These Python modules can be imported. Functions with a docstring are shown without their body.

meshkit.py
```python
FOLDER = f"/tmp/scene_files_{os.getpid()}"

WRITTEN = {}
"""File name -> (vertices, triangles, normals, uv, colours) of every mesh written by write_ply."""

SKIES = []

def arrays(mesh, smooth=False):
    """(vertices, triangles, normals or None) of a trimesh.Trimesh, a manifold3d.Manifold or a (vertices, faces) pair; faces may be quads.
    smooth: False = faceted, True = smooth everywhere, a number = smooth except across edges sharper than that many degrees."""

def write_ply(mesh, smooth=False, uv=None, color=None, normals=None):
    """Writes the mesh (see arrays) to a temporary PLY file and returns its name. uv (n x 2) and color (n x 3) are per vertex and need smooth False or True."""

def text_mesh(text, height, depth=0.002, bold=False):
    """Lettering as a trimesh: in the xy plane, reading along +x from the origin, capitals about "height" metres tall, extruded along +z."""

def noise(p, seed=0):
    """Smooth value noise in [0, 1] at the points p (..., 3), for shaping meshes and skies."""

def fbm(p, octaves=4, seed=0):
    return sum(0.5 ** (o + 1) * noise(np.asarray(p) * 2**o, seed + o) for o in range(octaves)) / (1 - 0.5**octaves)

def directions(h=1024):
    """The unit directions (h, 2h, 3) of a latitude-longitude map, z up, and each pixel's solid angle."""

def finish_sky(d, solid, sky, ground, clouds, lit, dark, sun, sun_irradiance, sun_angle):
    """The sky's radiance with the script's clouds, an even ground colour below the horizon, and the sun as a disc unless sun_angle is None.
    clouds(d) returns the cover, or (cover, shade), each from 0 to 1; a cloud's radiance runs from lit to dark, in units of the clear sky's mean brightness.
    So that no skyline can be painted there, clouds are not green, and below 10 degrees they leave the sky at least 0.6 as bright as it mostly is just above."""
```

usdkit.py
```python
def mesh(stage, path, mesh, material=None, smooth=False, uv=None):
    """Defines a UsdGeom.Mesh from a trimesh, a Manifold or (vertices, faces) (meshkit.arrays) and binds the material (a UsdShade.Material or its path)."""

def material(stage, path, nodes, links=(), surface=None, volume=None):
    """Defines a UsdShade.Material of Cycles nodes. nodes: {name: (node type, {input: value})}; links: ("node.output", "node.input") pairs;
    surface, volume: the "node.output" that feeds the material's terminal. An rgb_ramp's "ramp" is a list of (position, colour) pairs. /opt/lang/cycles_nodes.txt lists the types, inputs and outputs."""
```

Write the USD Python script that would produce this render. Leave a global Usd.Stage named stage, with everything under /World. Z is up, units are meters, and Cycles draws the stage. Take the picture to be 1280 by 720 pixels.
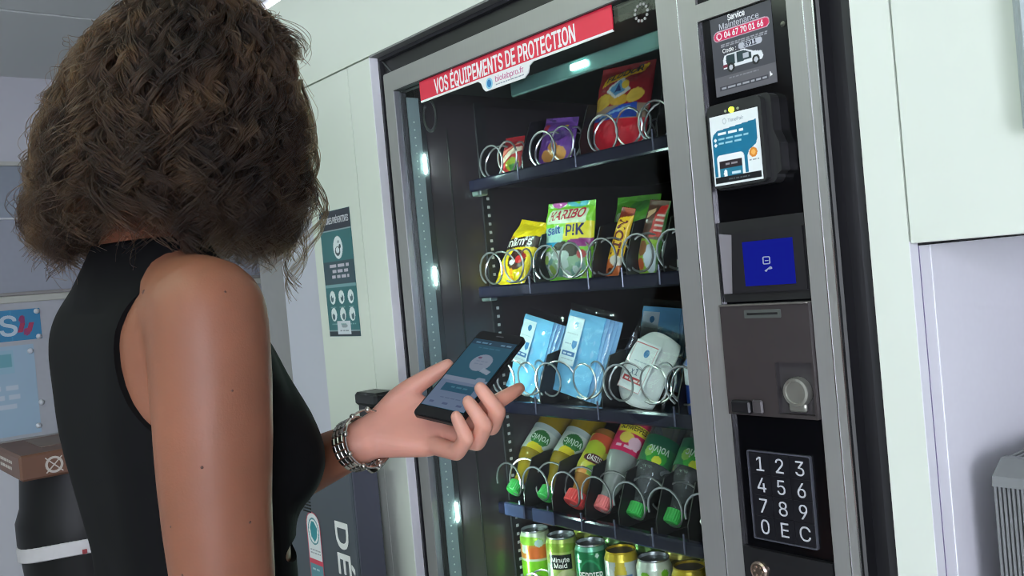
import math, random
import numpy as np, trimesh, manifold3d as m3
from shapely.geometry import Polygon, Point, box as sbox, LineString
from shapely import affinity, contains_xy
from shapely.ops import unary_union
import usdkit, meshkit
from pxr import Usd, UsdGeom, UsdLux, UsdShade, Gf, Sdf, Vt

random.seed(7); RNG = np.random.default_rng(7)
stage = Usd.Stage.CreateInMemory()
UsdGeom.SetStageUpAxis(stage, UsdGeom.Tokens.z)
UsdGeom.Xform.Define(stage, '/World'); UsdGeom.Scope.Define(stage, '/World/Looks')

# ------------------------------------------------------------------ camera, exposure, light levels
EXPOSURE = -0.75
LAMP = 6.3            # strength of the ceiling lamps' diffusers
DAY = 58.0             # daylight in the frosted panes of the window at the right
PHONE = .8             # brightness of the telephone screen
LED = 850.0            # strength of the machine's own lamps
cam = UsdGeom.Camera.Define(stage, '/World/camera')
CR = np.array([[0.63360229, 0.7683846, -0.09018449], [-0.048441, -0.07693889, -0.99585836], [-0.77214093, 0.63534676, -0.01152734]])
mt = np.eye(4); mt[0, :3] = CR[0]; mt[1, :3] = -CR[1]; mt[2, :3] = -CR[2]; mt[3, :3] = (0, -.87, 1.42)
cam.AddTransformOp().Set(Gf.Matrix4d(*mt.ravel().tolist()))
cam.CreateHorizontalApertureAttr(36.0); cam.CreateVerticalApertureAttr(20.25); cam.CreateFocalLengthAttr(36 * 1129.96 / 1280)
cam.CreateClippingRangeAttr(Gf.Vec2f(0.02, 100)); cam.CreateExposureAttr(EXPOSURE)

# ------------------------------------------------------------------ materials
def lin(c):
    c = np.asarray(c, float) / 255.
    return tuple(np.where(c <= .04045, c / 12.92, ((c + .055) / 1.055) ** 2.4))
LK = {}
def M(name, col, rough=.5, metal=0., var=.05, bump=0., scale=40., **kw):
    if name in LK: return LK[name]
    c = np.array(lin(col))
    nodes = {'tc': ('texture_coordinate', {}), 'n': ('noise_texture', {'scale': scale, 'detail': 3.0}),
             'mx': ('mix', {'color1': tuple(c * (1 - var)), 'color2': tuple(np.minimum(c * (1 + var), 1))}),
             'p': ('principled_bsdf', {'roughness': rough, 'metallic': metal, **kw})}
    links = [('tc.object', 'n.vector'), ('n.fac', 'mx.fac'), ('mx.color', 'p.base_color')]
    if bump:
        nodes['b'] = ('bump', {'strength': bump, 'distance': .002}); links += [('n.fac', 'b.height'), ('b.normal', 'p.normal')]
    LK[name] = usdkit.material(stage, '/World/Looks/' + name, nodes, links, surface='p.BSDF'); return LK[name]
def MP(name, rough=.45, **kw):           # printed surface: flat colours come from the mesh's own "Col"
    if name in LK: return LK[name]
    LK[name] = usdkit.material(stage, '/World/Looks/' + name, {'a': ('attribute', {'attribute': 'Col'}), 'p': ('principled_bsdf', {'roughness': rough, **kw})},
                               [('a.color', 'p.base_color')], surface='p.BSDF'); return LK[name]
def ME(name, col, strength):
    if name in LK: return LK[name]
    LK[name] = usdkit.material(stage, '/World/Looks/' + name, {'e': ('emission', {'color': lin(col), 'strength': strength})}, [], surface='e.emission'); return LK[name]
def clear(name, tint, gloss=.02, lo=.035, hi=.6):      # thin clear sheet: see-through, with a sheen that grows towards grazing
    if name in LK: return LK[name]
    nodes = {'t': ('transparent_bsdf', {'color': tint}), 'g': ('glossy_bsdf', {'color': (1, 1, 1), 'roughness': gloss}), 'w': ('layer_weight', {'blend': .5}),
             'q': ('math', {'math_type': 'power', 'value2': 4.0}), 'r': ('map_range', {'to_min': lo, 'to_max': hi}), 'm': ('mix_closure', {})}
    LK[name] = usdkit.material(stage, '/World/Looks/' + name, nodes, [('w.facing', 'q.value1'), ('q.value', 'r.value'), ('r.result', 'm.fac'), ('t.BSDF', 'm.closure1'), ('g.BSDF', 'm.closure2')], surface='m.closure'); return LK[name]

# ------------------------------------------------------------------ prims
COUNT = {}
def numbered(parent, name):
    k = (parent, name); n = COUNT.get(k, 0); COUNT[k] = n + 1
    return f'{parent}/{name}' + (f'_{n:03d}' if n else '')
def tag(p, label=None, cat=None, group=None, kind=None):
    p = p.GetPrim() if hasattr(p, 'GetPrim') else p
    for k, v in (('label', label), ('category', cat), ('group', group), ('kind', kind)):
        if v: p.SetCustomDataByKey(k, v)
    return p
LOC = {'/World': np.zeros(3)}
def loc_of(path):
    path = str(path)
    while path not in LOC: path = path.rpartition('/')[0]
    return LOC[path]
def thing(name, label, cat, loc=(0, 0, 0), group=None):
    path = numbered('/World', name); x = UsdGeom.Xform.Define(stage, path); x.AddTranslateOp().Set(Gf.Vec3d(*map(float, loc)))
    LOC[path] = np.array(loc, float); tag(x, label, cat, group); return path
def obj(parent, name, mesh, mat, smooth=30, col=None, label=None):
    """One Mesh prim under parent; vertices are given in world metres and stored relative to the thing's base."""
    path = numbered(parent, name); v, f, n = meshkit.arrays(mesh, False) if col is not None else (None, None, None)
    off = loc_of(path)
    if col is not None:
        mm = usdkit.mesh(stage, path, (v - off, f), mat, smooth=bool(smooth))
        UsdGeom.PrimvarsAPI(mm).CreatePrimvar('Col', Sdf.ValueTypeNames.Color3fArray, 'vertex').Set(Vt.Vec3fArray.FromNumpy(np.asarray(col, np.float32)))
    else:
        tm = to_tm(mesh); tm = trimesh.Trimesh(tm.vertices - off, tm.faces, process=False)
        mm = usdkit.mesh(stage, path, tm, mat, smooth=smooth)
    if label: tag(mm, label)
    return path
def struct(name, mesh, mat, parent='/World', smooth=False):
    p = obj(parent, name, mesh, mat, smooth)
    if parent == '/World': tag(stage.GetPrimAtPath(p), kind='structure')
    return p
def dup(src, loc, label, group=None, rotz=0., name=None):
    s = stage.GetPrimAtPath(src); base = name or src.rpartition('/')[2].rstrip('0123456789').rstrip('_')
    path = numbered('/World', base); x = UsdGeom.Xform.Define(stage, path)
    x.GetPrim().GetReferences().AddInternalReference(src)
    x.ClearXformOpOrder()
    x.AddTranslateOp().Set(Gf.Vec3d(*map(float, loc)))
    if rotz or True: x.AddRotateZOp().Set(float(rotz))
    d = s.GetCustomData(); tag(x, label, d['category'], group or d.get('group')); x.GetPrim().SetInstanceable(True); return path

# ------------------------------------------------------------------ shapes
def to_tm(m):
    if isinstance(m, trimesh.Trimesh): return m
    v, f, _ = meshkit.arrays(m, False); return trimesh.Trimesh(v, f, process=False)
def cat(*ms): return trimesh.util.concatenate([to_tm(m) for m in ms])
def rbox(a, b, r=.002):
    """Bevelled box between corners a and b."""
    a, b = np.minimum(a, b), np.maximum(a, b); r = min(r, .49 * float((b - a).min())); P = []
    for sx in (0, 1):
        for sy in (0, 1):
            for sz in (0, 1):
                s = np.array([sx, sy, sz]); c = np.where(s, b, a); d = np.where(s, -r, r)
                for k in range(3):
                    q = c + d; q[k] = c[k]; P.append(q)
    return trimesh.convex.convex_hull(np.array(P))
def bx(a, b): return trimesh.creation.box(bounds=[np.minimum(a, b), np.maximum(a, b)])
def front(m, x, z, y):
    """A mesh drawn in its own xy plane (facing +z) stood up to face -y, its origin at (x, y, z)."""
    m = to_tm(m).copy(); v = m.vertices; m.vertices = np.c_[v[:, 0] + x, y - v[:, 2], v[:, 1] + z]; return m
def ext(poly, d):
    gs = [g for g in getattr(poly, 'geoms', [poly]) if g.area > 1e-10]
    return trimesh.util.concatenate([trimesh.creation.extrude_polygon(g, d, engine='earcut') for g in gs])
def fprism(poly, y0, y1):
    """Polygon in (x, z) extruded from y0 (front) back to y1."""
    return front(ext(poly, y1 - y0), 0, 0, y1)
def rrect(x0, z0, x1, z1, r):
    return sbox(x0 + r, z0 + r, x1 - r, z1 - r).buffer(r, quad_segs=5)
def tube(P, r, n=8, closed=False):
    P = np.asarray(P, float); N = len(P); rr = np.broadcast_to(r, N)
    T = np.gradient(P, axis=0) if not closed else np.roll(P, -1, 0) - np.roll(P, 1, 0); T /= np.linalg.norm(T, axis=1, keepdims=True)
    u = np.cross(T[0], [0, 0, 1.]); u = np.cross(T[0], [1., 0, 0]) if np.linalg.norm(u) < .2 else u; u /= np.linalg.norm(u); V = []
    for i in range(N):
        u = u - T[i] * (u @ T[i]); u /= np.linalg.norm(u); w = np.cross(T[i], u)
        a = np.arange(n) * 2 * np.pi / n; V.append(P[i] + rr[i] * (np.outer(np.cos(a), u) + np.outer(np.sin(a), w)))
    V = np.vstack(V); F = []
    for i in range(N if closed else N - 1):
        j = (i + 1) % N
        for k in range(n):
            l = (k + 1) % n; F += [[i * n + k, i * n + l, j * n + l], [i * n + k, j * n + l, j * n + k]]
    if not closed:
        V = np.vstack([V, P[0], P[-1]]); c = len(V) - 2
        for k in range(n):
            l = (k + 1) % n; F += [[c, k + 0, l][::-1], [c + 1, (N - 1) * n + k, (N - 1) * n + l]]
            F[-2] = [c, l, k]
    m = trimesh.Trimesh(V, F, process=False); return m
def lathe(prof, n=32, close=True):
    """prof: (r, z) pairs from bottom to top, turned round z."""
    p = np.asarray(prof, float); a = np.arange(n) * 2 * np.pi / n
    V = np.stack([np.outer(p[:, 0], np.cos(a)), np.outer(p[:, 0], np.sin(a)), np.repeat(p[:, 1:2], n, 1)], -1).reshape(-1, 3); F = []
    for i in range(len(p) - 1):
        for k in range(n):
            l = (k + 1) % n; F += [[i * n + k, i * n + l, (i + 1) * n + l], [i * n + k, (i + 1) * n + l, (i + 1) * n + k]]
    return trimesh.Trimesh(V, F, process=False)
def xf(m, T): m = to_tm(m).copy(); m.vertices = m.vertices @ np.asarray(T)[:3, :3].T + np.asarray(T)[:3, 3]; return m
def mv(m, d): m = to_tm(m).copy(); m.vertices = m.vertices + np.asarray(d, float); return m
def rx(a): c, s = math.cos(a), math.sin(a); return np.array([[1, 0, 0], [0, c, -s], [0, s, c]])
def rz(a): c, s = math.cos(a), math.sin(a); return np.array([[c, -s, 0], [s, c, 0], [0, 0, 1]])
def rot(m, Rm): m = to_tm(m).copy(); m.vertices = m.vertices @ Rm.T; return m
TX = {}
def text(t, h, width=None, bold=False, depth=.0004, align='l'):
    """Lettering in the xy plane, squeezed to a width if one is given."""
    key = (t, bold)
    if key not in TX: TX[key] = meshkit.text_mesh(t, 1.0, 1.0, bold)
    m = TX[key].copy(); v = m.vertices.copy(); v[:, 0] -= v[:, 0].min(); s = h
    v[:, 1] *= h; v[:, 0] *= (width / v[:, 0].max() if width else h); v[:, 2] *= depth
    if align == 'c': v[:, 0] -= v[:, 0].max() / 2
    m.vertices = v; return m
def paint(U, V, shapes, base):
    col = np.tile(lin(base), (U.size, 1)); u, v = U.ravel(), V.ravel()
    for g, c in shapes:
        on = g(u, v) if callable(g) else contains_xy(g, u, v)
        col[on] = lin(c)
    return col
def grid(nu, nv):
    i = np.arange(nu * nv).reshape(nv, nu); a, b, c, d = i[:-1, :-1].ravel(), i[:-1, 1:].ravel(), i[1:, 1:].ravel(), i[1:, :-1].ravel()
    return np.vstack([np.c_[a, b, c], np.c_[a, c, d]])
def sheet(w, h, shapes, base, res=.001):
    """A flat print, w by h, in its xy plane facing +z (with a thin edge), plus its vertex colours."""
    nu, nv = max(2, int(w / res) + 1), max(2, int(h / res) + 1)
    U, V = np.meshgrid(np.linspace(0, w, nu), np.linspace(0, h, nv)); P = np.c_[U.ravel(), V.ravel(), np.full(U.size, .0004)]
    F = grid(nu, nv); col = paint(U, V, shapes, base)
    k = len(P); c = np.array([[0, 0, 0], [w, 0, 0], [w, h, 0], [0, h, 0]]); P = np.vstack([P, c]); col = np.vstack([col, np.tile(lin(base), (4, 1))])
    q = [0, nu - 1, nu * nv - 1, nu * (nv - 1)]; G = [[k, k + 2, k + 1], [k, k + 3, k + 2]]
    for i in range(4):
        j = (i + 1) % 4; G += [[k + i, k + j, q[j]], [k + i, q[j], q[i]]]
    return trimesh.Trimesh(P, np.vstack([F, G]), process=False), col
def ell(cx, cy, a, b, rot=0): return affinity.rotate(affinity.scale(Point(cx, cy).buffer(1, quad_segs=10), a, b), rot)
def bars(x0, x1, ys, t): return unary_union([sbox(x0, y, x1, y + t) for y in ys])
def words(x0, x1, y, t, seed=0, gap=.35):
    """A line of print too small to read, as word-long dashes."""
    r = random.Random(seed); x, out = x0, []
    while x < x1 - t:
        w = min(r.uniform(2, 5) * t, x1 - x); out.append(sbox(x, y, x + w, y + t)); x += w + t * 1.0
    return unary_union(out)

WHITE = M('white_laminate', (218, 224, 214), .32, var=.015, scale=6)
WALLW = M('wall_paint', (234, 233, 240), .6, var=.02, bump=.05, scale=120)
GREYP = M('grey_wall_paint', (200, 200, 208), .6, var=.02, scale=8)
EDGE = M('white_edge_band', (238, 238, 244), .35, var=.01)
BLACKP = M('black_plastic', (24, 24, 27), .35, var=.1)
BLACKM = M('black_matte', (15, 15, 17), .6, var=.1)
GLOSSB = M('black_gloss', (10, 10, 13), .12, var=.1)
CHROME = M('chrome_wire', (225, 226, 228), .16, metal=1, var=.02)
STEEL = M('polished_edge', (235, 235, 240), .2, metal=1, var=.02)
PRINT = MP('printed_gloss', .35); PRINTM = MP('printed_matte', .6)
TXW = M('white_ink', (240, 240, 240), .5, var=.01)
def brushed(name, col, axis=(400, 400, 6)):
    c = np.array(lin(col))
    LK[name] = usdkit.material(stage, '/World/Looks/' + name, {'tc': ('texture_coordinate', {}), 'mp': ('mapping', {'scale': axis}), 'n': ('noise_texture', {'scale': 1.0, 'detail': 2.0}),
        'mx': ('mix', {'color1': tuple(c * .97), 'color2': tuple(np.minimum(c * 1.03, 1))}), 'p': ('principled_bsdf', {'roughness': .4, 'metallic': .55})},
        [('tc.object', 'mp.vector'), ('mp.vector', 'n.vector'), ('n.fac', 'mx.fac'), ('mx.color', 'p.base_color')], surface='p.BSDF'); return LK[name]
ALU = brushed('brushed_aluminium', (162, 162, 160))

# ================================================================== THE SETTING
XW, YB, YF, XR, ZC = -4.434, 1.75, -3.3, 1.9, 2.5
struct('floor', bx((XW - .1, YF, -.05), (XR + .1, YB, 0)), M('floor_vinyl', (176, 174, 172), .45, bump=.05))
struct('wall_left', bx((XW - .12, YF, 0), (XW, YB, ZC + .1)), GREYP)
struct('wall_back', bx((XW - .12, YB, 0), (XR + .12, YB + .1, ZC + .1)), GREYP)
struct('wall_front', bx((XW - .12, YF - .1, 0), (XR + .12, YF, ZC + .1)), WALLW)
struct('wall_right', cat(bx((XR, YF, 0), (XR + .12, -3.0, ZC + .1)), bx((XR, -1.9, 0), (XR + .12, YB, ZC + .1)), bx((XR, -3.0, 0), (XR + .12, -1.9, .95)), bx((XR, -3.0, 2.05), (XR + .12, -1.9, ZC + .1))), WALLW)
w2 = struct('window_2', fprism(sbox(0, 0, 1, 1), 0, 1) if False else cat(*[bx((XR + .04, a, b), (XR + .08, c, d)) for a, b, c, d in ((-3.0, .95, -2.95, 2.05), (-1.95, .95, -1.9, 2.05), (-2.95, .95, -1.95, 1.0), (-2.95, 2.0, -1.95, 2.05), (-2.47, 1.0, -2.43, 2.0))]), EDGE)
for a, c in ((-2.95, -2.47), (-2.43, -1.95)): obj(w2, 'pane', bx((XR + .055, a, 1.0), (XR + .06, c, 2.0)), ME('daylight_pane', (234, 238, 252), DAY), False)
ceil = struct('ceiling', bx((XW - .12, YF - .1, ZC + .012), (XR + .12, YB + .1, ZC + .1)), M('ceiling_joint', (96, 98, 100), .8))
TILE = M('ceiling_tile', (214, 217, 217), .85, var=.03, bump=.15, scale=300)
lamps = [(-.48, -1.235, 1.2, .6), (-1.68, -1.235, 1.2, .6), (-2.88, -1.835, 1.2, .6), (-.48, -2.435, 1.2, .6), (-1.68, -2.435, 1.2, .6)]  # the third panel is added, out of view, to brighten the left zone
def lamp_at(x, y): return any(abs(x - a) < .4 and abs(y - b) < .2 for a, b, _, _ in lamps)
xs = np.arange(-4.68, 1.9, 1.2); ys = np.arange(-3.335, 1.8, .6)
for x in xs:
    for y in ys:
        if lamp_at(x + .6, y + .3): continue
        a, b = max(x + .009, XW), min(x + 1.191, XR); c, d = max(y + .009, YF), min(y + .591, YB)
        if b - a > .05 and d - c > .05: obj(ceil, 'ceiling_tile', rbox((a, c, ZC), (b, d, ZC + .0119), .003), TILE, False)
for i, (x, y, w, d) in enumerate(lamps):
    t = thing('ceiling_light', ['recessed ceiling light panel nearest above the vending machine door', 'recessed ceiling light panel above the woman', 'unseen recessed ceiling light panel added to brighten the left part of the room',
              'recessed ceiling light panel far behind the camera on the right', 'recessed ceiling light panel far behind the camera on the left'][i], 'ceiling light', (x, y, ZC), 'recessed ceiling light panels')
    p = sbox(x - w / 2 + .004, y - d / 2 + .004, x + w / 2 - .004, y + d / 2 - .004)
    obj(t, 'frame', mv(ext(p.difference(p.buffer(-.03)), .012), (0, 0, ZC - .002)), M('lamp_frame', (220, 222, 222), .4), False)
    obj(t, 'diffuser', bx((x - w / 2 + .034, y - d / 2 + .034, ZC + .001), (x + w / 2 - .034, y + d / 2 - .034, ZC + .008)), ME('lamp_diffuser', (232, 255, 232), LAMP), False)
# the slim tube light seen over the far end of the cupboard front
t = thing('tube_light', 'slim fluorescent tube light under the far ceiling behind the hair', 'ceiling light', (-3.07, .6, ZC))
obj(t, 'housing', rbox((-3.30, .56, ZC - .03), (-2.9, .72, ZC - .001), .004), M('lamp_frame', (220, 222, 222), .4), False)
obj(t, 'tube', tube([(-3.28, .6, ZC - .045), (-2.92, .6, ZC - .045)], .013, 12), ME('tube_glow', (235, 240, 255), 6), 40)

# glazed partition in the left wall, with its rails
win = struct('window_1', bx((XW + .001, -1.1, 2.104), (XW + .03, 1.2, 2.122)), M('cream_rail', (190, 190, 184), .5))
obj(win, 'pane', bx((XW + .001, -1.1, 1.878), (XW + .008, 1.2, 2.104)), M('blue_pane', (148, 155, 167), .3), False)
obj(win, 'glazing_bar', rbox((XW + .001, -1.1, 1.870), (XW + .016, 1.2, 1.878), .002), M('white_bar', (215, 216, 220), .4), False)
obj(win, 'pane', bx((XW + .001, -1.1, 1.551), (XW + .008, 1.2, 1.870)), M('lilac_pane', (158, 161, 174), .35), False)
obj(win, 'rail', rbox((XW + .001, -1.1, 1.536), (XW + .03, 1.2, 1.551), .003), M('rail_grey', (150, 146, 146), .5), False)
obj(win, 'rail', rbox((XW + .001, -1.1, 1.505), (XW + .022, 1.2, 1.536), .003), M('cream_rail', (190, 190, 184), .5), False)
obj(win, 'board_panel', bx((XW + .001, -1.1, .915), (XW + .012, 1.2, 1.505)), M('board_white', (176, 177, 186), .5), False)
obj(win, 'ledge', rbox((XW + .001, -1.1, .89), (XW + .04, 1.2, .915), .003), M('rail_grey', (150, 146, 146), .5), False)
def wall_left_print(name, y0, z0, w, h, shapes, base, label, cat_, lift=.0005):
    m, c = sheet(w, h, shapes, base, .004); v = m.vertices
    m.vertices = np.c_[XW + .0125 + lift + v[:, 2], y0 + v[:, 0], z0 + v[:, 1]]
    return tag(stage.GetPrimAtPath(obj('/World', name, m, PRINTM, False, c)), label, cat_)
p = wall_left_print('notice', -.42, 1.34, .478, .135, [(unary_union([ell(.405, .09, .012, .018), ell(.42, .035, .014, .016)]), (150, 60, 110)), (sbox(.36, .0, .365, .135), (70, 150, 190))], (58, 132, 178),
                    'blue notice with a large white S pinned at the top of the board', 'notice')
lt = text('S', .085, .07, True); v = lt.vertices.copy(); lt.vertices = np.c_[XW + .0138 + v[:, 2], -.105 + v[:, 0], 1.365 + v[:, 1]]
obj(str(p.GetPath()), 'lettering', lt, M('notice_ink', (190, 205, 220), .5), False)
for k, yy in enumerate((-.03, .005)):
    m = ext(affinity.skew(sbox(0, 0, .02, .04), 18), .0005); v = m.vertices.copy(); m.vertices = np.c_[XW + .0138 + v[:, 2], yy + v[:, 0], 1.375 + v[:, 1]]
    obj(str(p.GetPath()), 'lettering', m, M('notice_red', (170, 60, 95), .5), False)
wall_left_print('notice', -.46, .93, .48, .39, [(sbox(.14, .27, .4, .37), (150, 185, 205)), (sbox(.33, .3, .39, .355), (110, 165, 180)), (words(.1, .44, .2, .018, 1), (190, 200, 214)), (words(.1, .44, .16, .018, 2), (190, 200, 214)), (words(.1, .42, .12, .018, 3), (190, 200, 214))], (160, 184, 206),
                'pale blue information sheet below the blue notice on the board', 'notice')
m, c = sheet(.03, .03, [], (215, 215, 222))
for k, (yy, zz) in enumerate([(.045, 1.462), (.045, 1.35), (.005, 1.29), (.03, 1.06), (.01, .96)]):
    tag(stage.GetPrimAtPath(obj('/World', 'pushpin', mv(rot(lathe([(0, 0), (.012, 0), (.012, .006), (.007, .012), (0, .014)], 12), np.array([[0, 0, 1], [0, 1, 0], [-1, 0, 0.]])), (XW + .0145, yy, zz)), M('pin_white', (210, 212, 220), .3), 40)),
        ['white pin at the upper right corner of the blue notice', 'white pin at the lower right corner of the blue notice', 'white pin just below the blue notice', 'white pin on the bare board right of the pale sheet, middle height', 'white pin near the foot of the board'][k], 'pin', 'pins on the board')

# the far end of the room seen between hair and cupboard: a framed dark door
door = struct('door_1', bx((-4.3, YB - .03, .02), (-3.35, YB - .005, 2.05)), M('door_grey', (112, 108, 118), .4))
obj(door, 'door_handle', tube([(-3.45, YB - .03, 1.05), (-3.45, YB - .08, 1.05), (-3.57, YB - .08, 1.05)], .009, 8), CHROME)
for k, (a, b) in enumerate([((-4.4, .0), (-4.31, 2.12)), ((-3.34, .0), (-3.25, 2.12))]): struct('trim_%d' % (k + 1), bx((a[0], YB - .05, a[1]), (b[0], YB - .002, b[1])), M('trim_white', (190, 190, 198), .5))

# built-in surround of the machine
PY = .005
sur = struct('wall_surround', fprism(sbox(-2.3, 1.844, -.4405, 2.041), PY, PY + .36), WHITE)                       # fascia above the opening
obj(sur, 'panel', fprism(sbox(-1.688, 0, -1.4925, 1.8405), PY, PY + .018), WHITE, False)
obj(sur, 'panel', fprism(sbox(-1.4905, 0, -1.4125, 1.8405), PY, PY + .018), WHITE, False)
obj(sur, 'edge_band', bx((-1.4124, PY + .0005, 0), (-1.4105, PY + .022, 1.8405)), EDGE, False)
obj(sur, 'panel', fprism(sbox(-.4815, 0, -.4405, 1.8405), PY, PY + .018), WHITE, False)
obj(sur, 'panel', bx((-.4404, PY, 0), (-.4395, PY + .016, 1.42)), EDGE, False)
obj(sur, 'joint_strip', bx((-1.4925, PY + .0015, 0), (-1.4905, PY + .006, 1.8405)), EDGE, False)
obj(sur, 'edge_band', bx((-1.411, PY, 1.8405), (-.4815, PY + .03, 1.8437)), M('shadow_gap', (120, 122, 120), .5), False)
obj(sur, 'side_panel', bx((-1.70, .15, 0), (-1.689, .9, 1.8435)), BLACKM, False)
obj(sur, 'panel', bx((-2.15, .15, 0), (-1.701, .168, 1.8435)), M('side_laminate', (206, 206, 220), .4, var=.01), False)
obj(sur, 'post', bx((-2.3, .155, 0), (-2.152, .2, 1.8435)), M('post_grey', (150, 148, 150), .45), False)
# alcove on the right: its left wall, the joints, the back
struct('wall_alcove', bx((-.46, .024, 0), (-.4402, .9, 1.415)), WALLW)
obj('/World/wall_alcove', 'joint_strip', bx((-.4404, .047, 0), (-.4392, .0495, 1.415)), EDGE, False)
obj('/World/wall_alcove', 'joint_strip', bx((-.4404, .0215, 0), (-.4396, .0235, 1.415)), M('joint_violet', (120, 112, 150), .5), False)
struct('wall_alcove_back', bx((-.46, .9, 0), (1.2, .93, 2.05)), WALLW)
struct('trim_3', bx((1.18, .0, 0), (1.2, .9, 2.05)), WALLW)
# ------------------------------------------------------------------ right-hand cupboard
cb = thing('wall_cupboard', 'white wall cupboard with a flat door over the alcove at the right', 'cupboard', (-.439, PY, 1.418))
obj(cb, 'body', bx((-.4386, PY + .019, 1.4185), (.1, .3, 2.0405)), M('cupboard_white', (216, 222, 212), .35, var=.01), False)
obj(cb, 'door', rbox((-.4388, PY, 1.4178), (.1, PY + .018, 2.041), .0008), M('cupboard_white', (216, 222, 212), .35, var=.01), False)
hg = thing('document_holder', 'pale grey flat holder fixed to the cupboard door at the right edge', 'holder', (-.22, PY, 1.505))
obj(hg, 'back_plate', rbox((-.3205, PY - .022, 1.507), (-.1, PY - .0005, 1.76), .003), M('holder_grey', (176, 186, 190), .4), False)
obj(hg, 'front_pocket', rbox((-.312, PY - .034, 1.512), (-.11, PY - .0225, 1.66), .003), M('holder_grey', (176, 186, 190), .4), False)
# ------------------------------------------------------------------ ribbed heater
ht = thing('heater', 'grey ribbed electric heater standing in the alcove at the lower right', 'heater', (-.2, .2, 0))
HM = M('heater_grey', (118, 120, 122), .45)
z1 = 1.183
obj(ht, 'casing', cat(bx((-.396, .06, .06), (.05, .32, z1 - .012)), bx((-.39, .066, .02), (-.34, .31, .06)), bx((0, .066, 0.02), (.04, .31, .06))), M('heater_dark', (70, 70, 76), .5), False)
for k in range(70): obj(ht, 'rib', rbox((-.3998 + k * .0042, .052, .08), (-.3998 + k * .0042 + .0026, .062, z1 - .006), .0006), HM, False)
fr = Polygon([(.05, z1 - .012), (.052, z1 - .002), (.075, z1 + .012), (.085, z1 + .012), (.085, z1 - .012)])
m = ext(fr, .452); v = m.vertices.copy(); m.vertices = np.c_[-.4 + v[:, 2], v[:, 0], v[:, 1]]; obj(ht, 'top_rail', m, HM, False)
for k in range(60): obj(ht, 'top_rib', rbox((-.4 + k * .0065, .086, z1 - .011), (-.4 + k * .0065 + .004, .32, z1 + .01), .0008), HM, False)
obj(ht, 'foot', cat(rbox((-.38, .07, 0), (-.33, .31, .02), .003)), BLACKP, False); obj(ht, 'foot', cat(rbox((-.0, .07, 0), (.04, .31, .02), .003)), BLACKP, False)

# ================================================================== THE VENDING MACHINE
vm = thing('vending_machine', 'tall vending machine with a glass front and payment column in the white wall', 'vending machine', (-.94, .3, 0))
DX0, DX1, DZ0, DZ1 = -1.362, -.519, .12, 1.797
IN = M('cabinet_interior', (13, 13, 16), .42, var=.08); 
cab = obj(vm, 'cabinet', bx((-1.36, .72, .1), (-.521, .74, 1.79)), IN, False)                      # back
obj(cab, 'side_panel', bx((-1.36, .062, .1), (-1.333, .72, 1.79)), M('inner_side', (58, 50, 55), .28, var=.05), False)
obj(cab, 'side_panel', bx((-.70, .062, .1), (-.521, .72, 1.79)), IN, False)
obj(cab, 'roof_panel', bx((-1.333, .062, 1.765), (-.70, .72, 1.79)), IN, False)
obj(cab, 'floor_panel', bx((-1.333, .062, .1), (-.70, .72, .13)), IN, False)
obj(cab, 'vertical_seam', bx((-1.3331, .105, .2), (-1.331, .108, 1.7)), BLACKM, False)
obj(cab, 'foot', bx((-1.3, .1, 0), (-1.2, .2, .1)), BLACKP, False); obj(cab, 'foot', bx((-.7, .1, 0), (-.6, .2, .1)), BLACKP, False)
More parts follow.
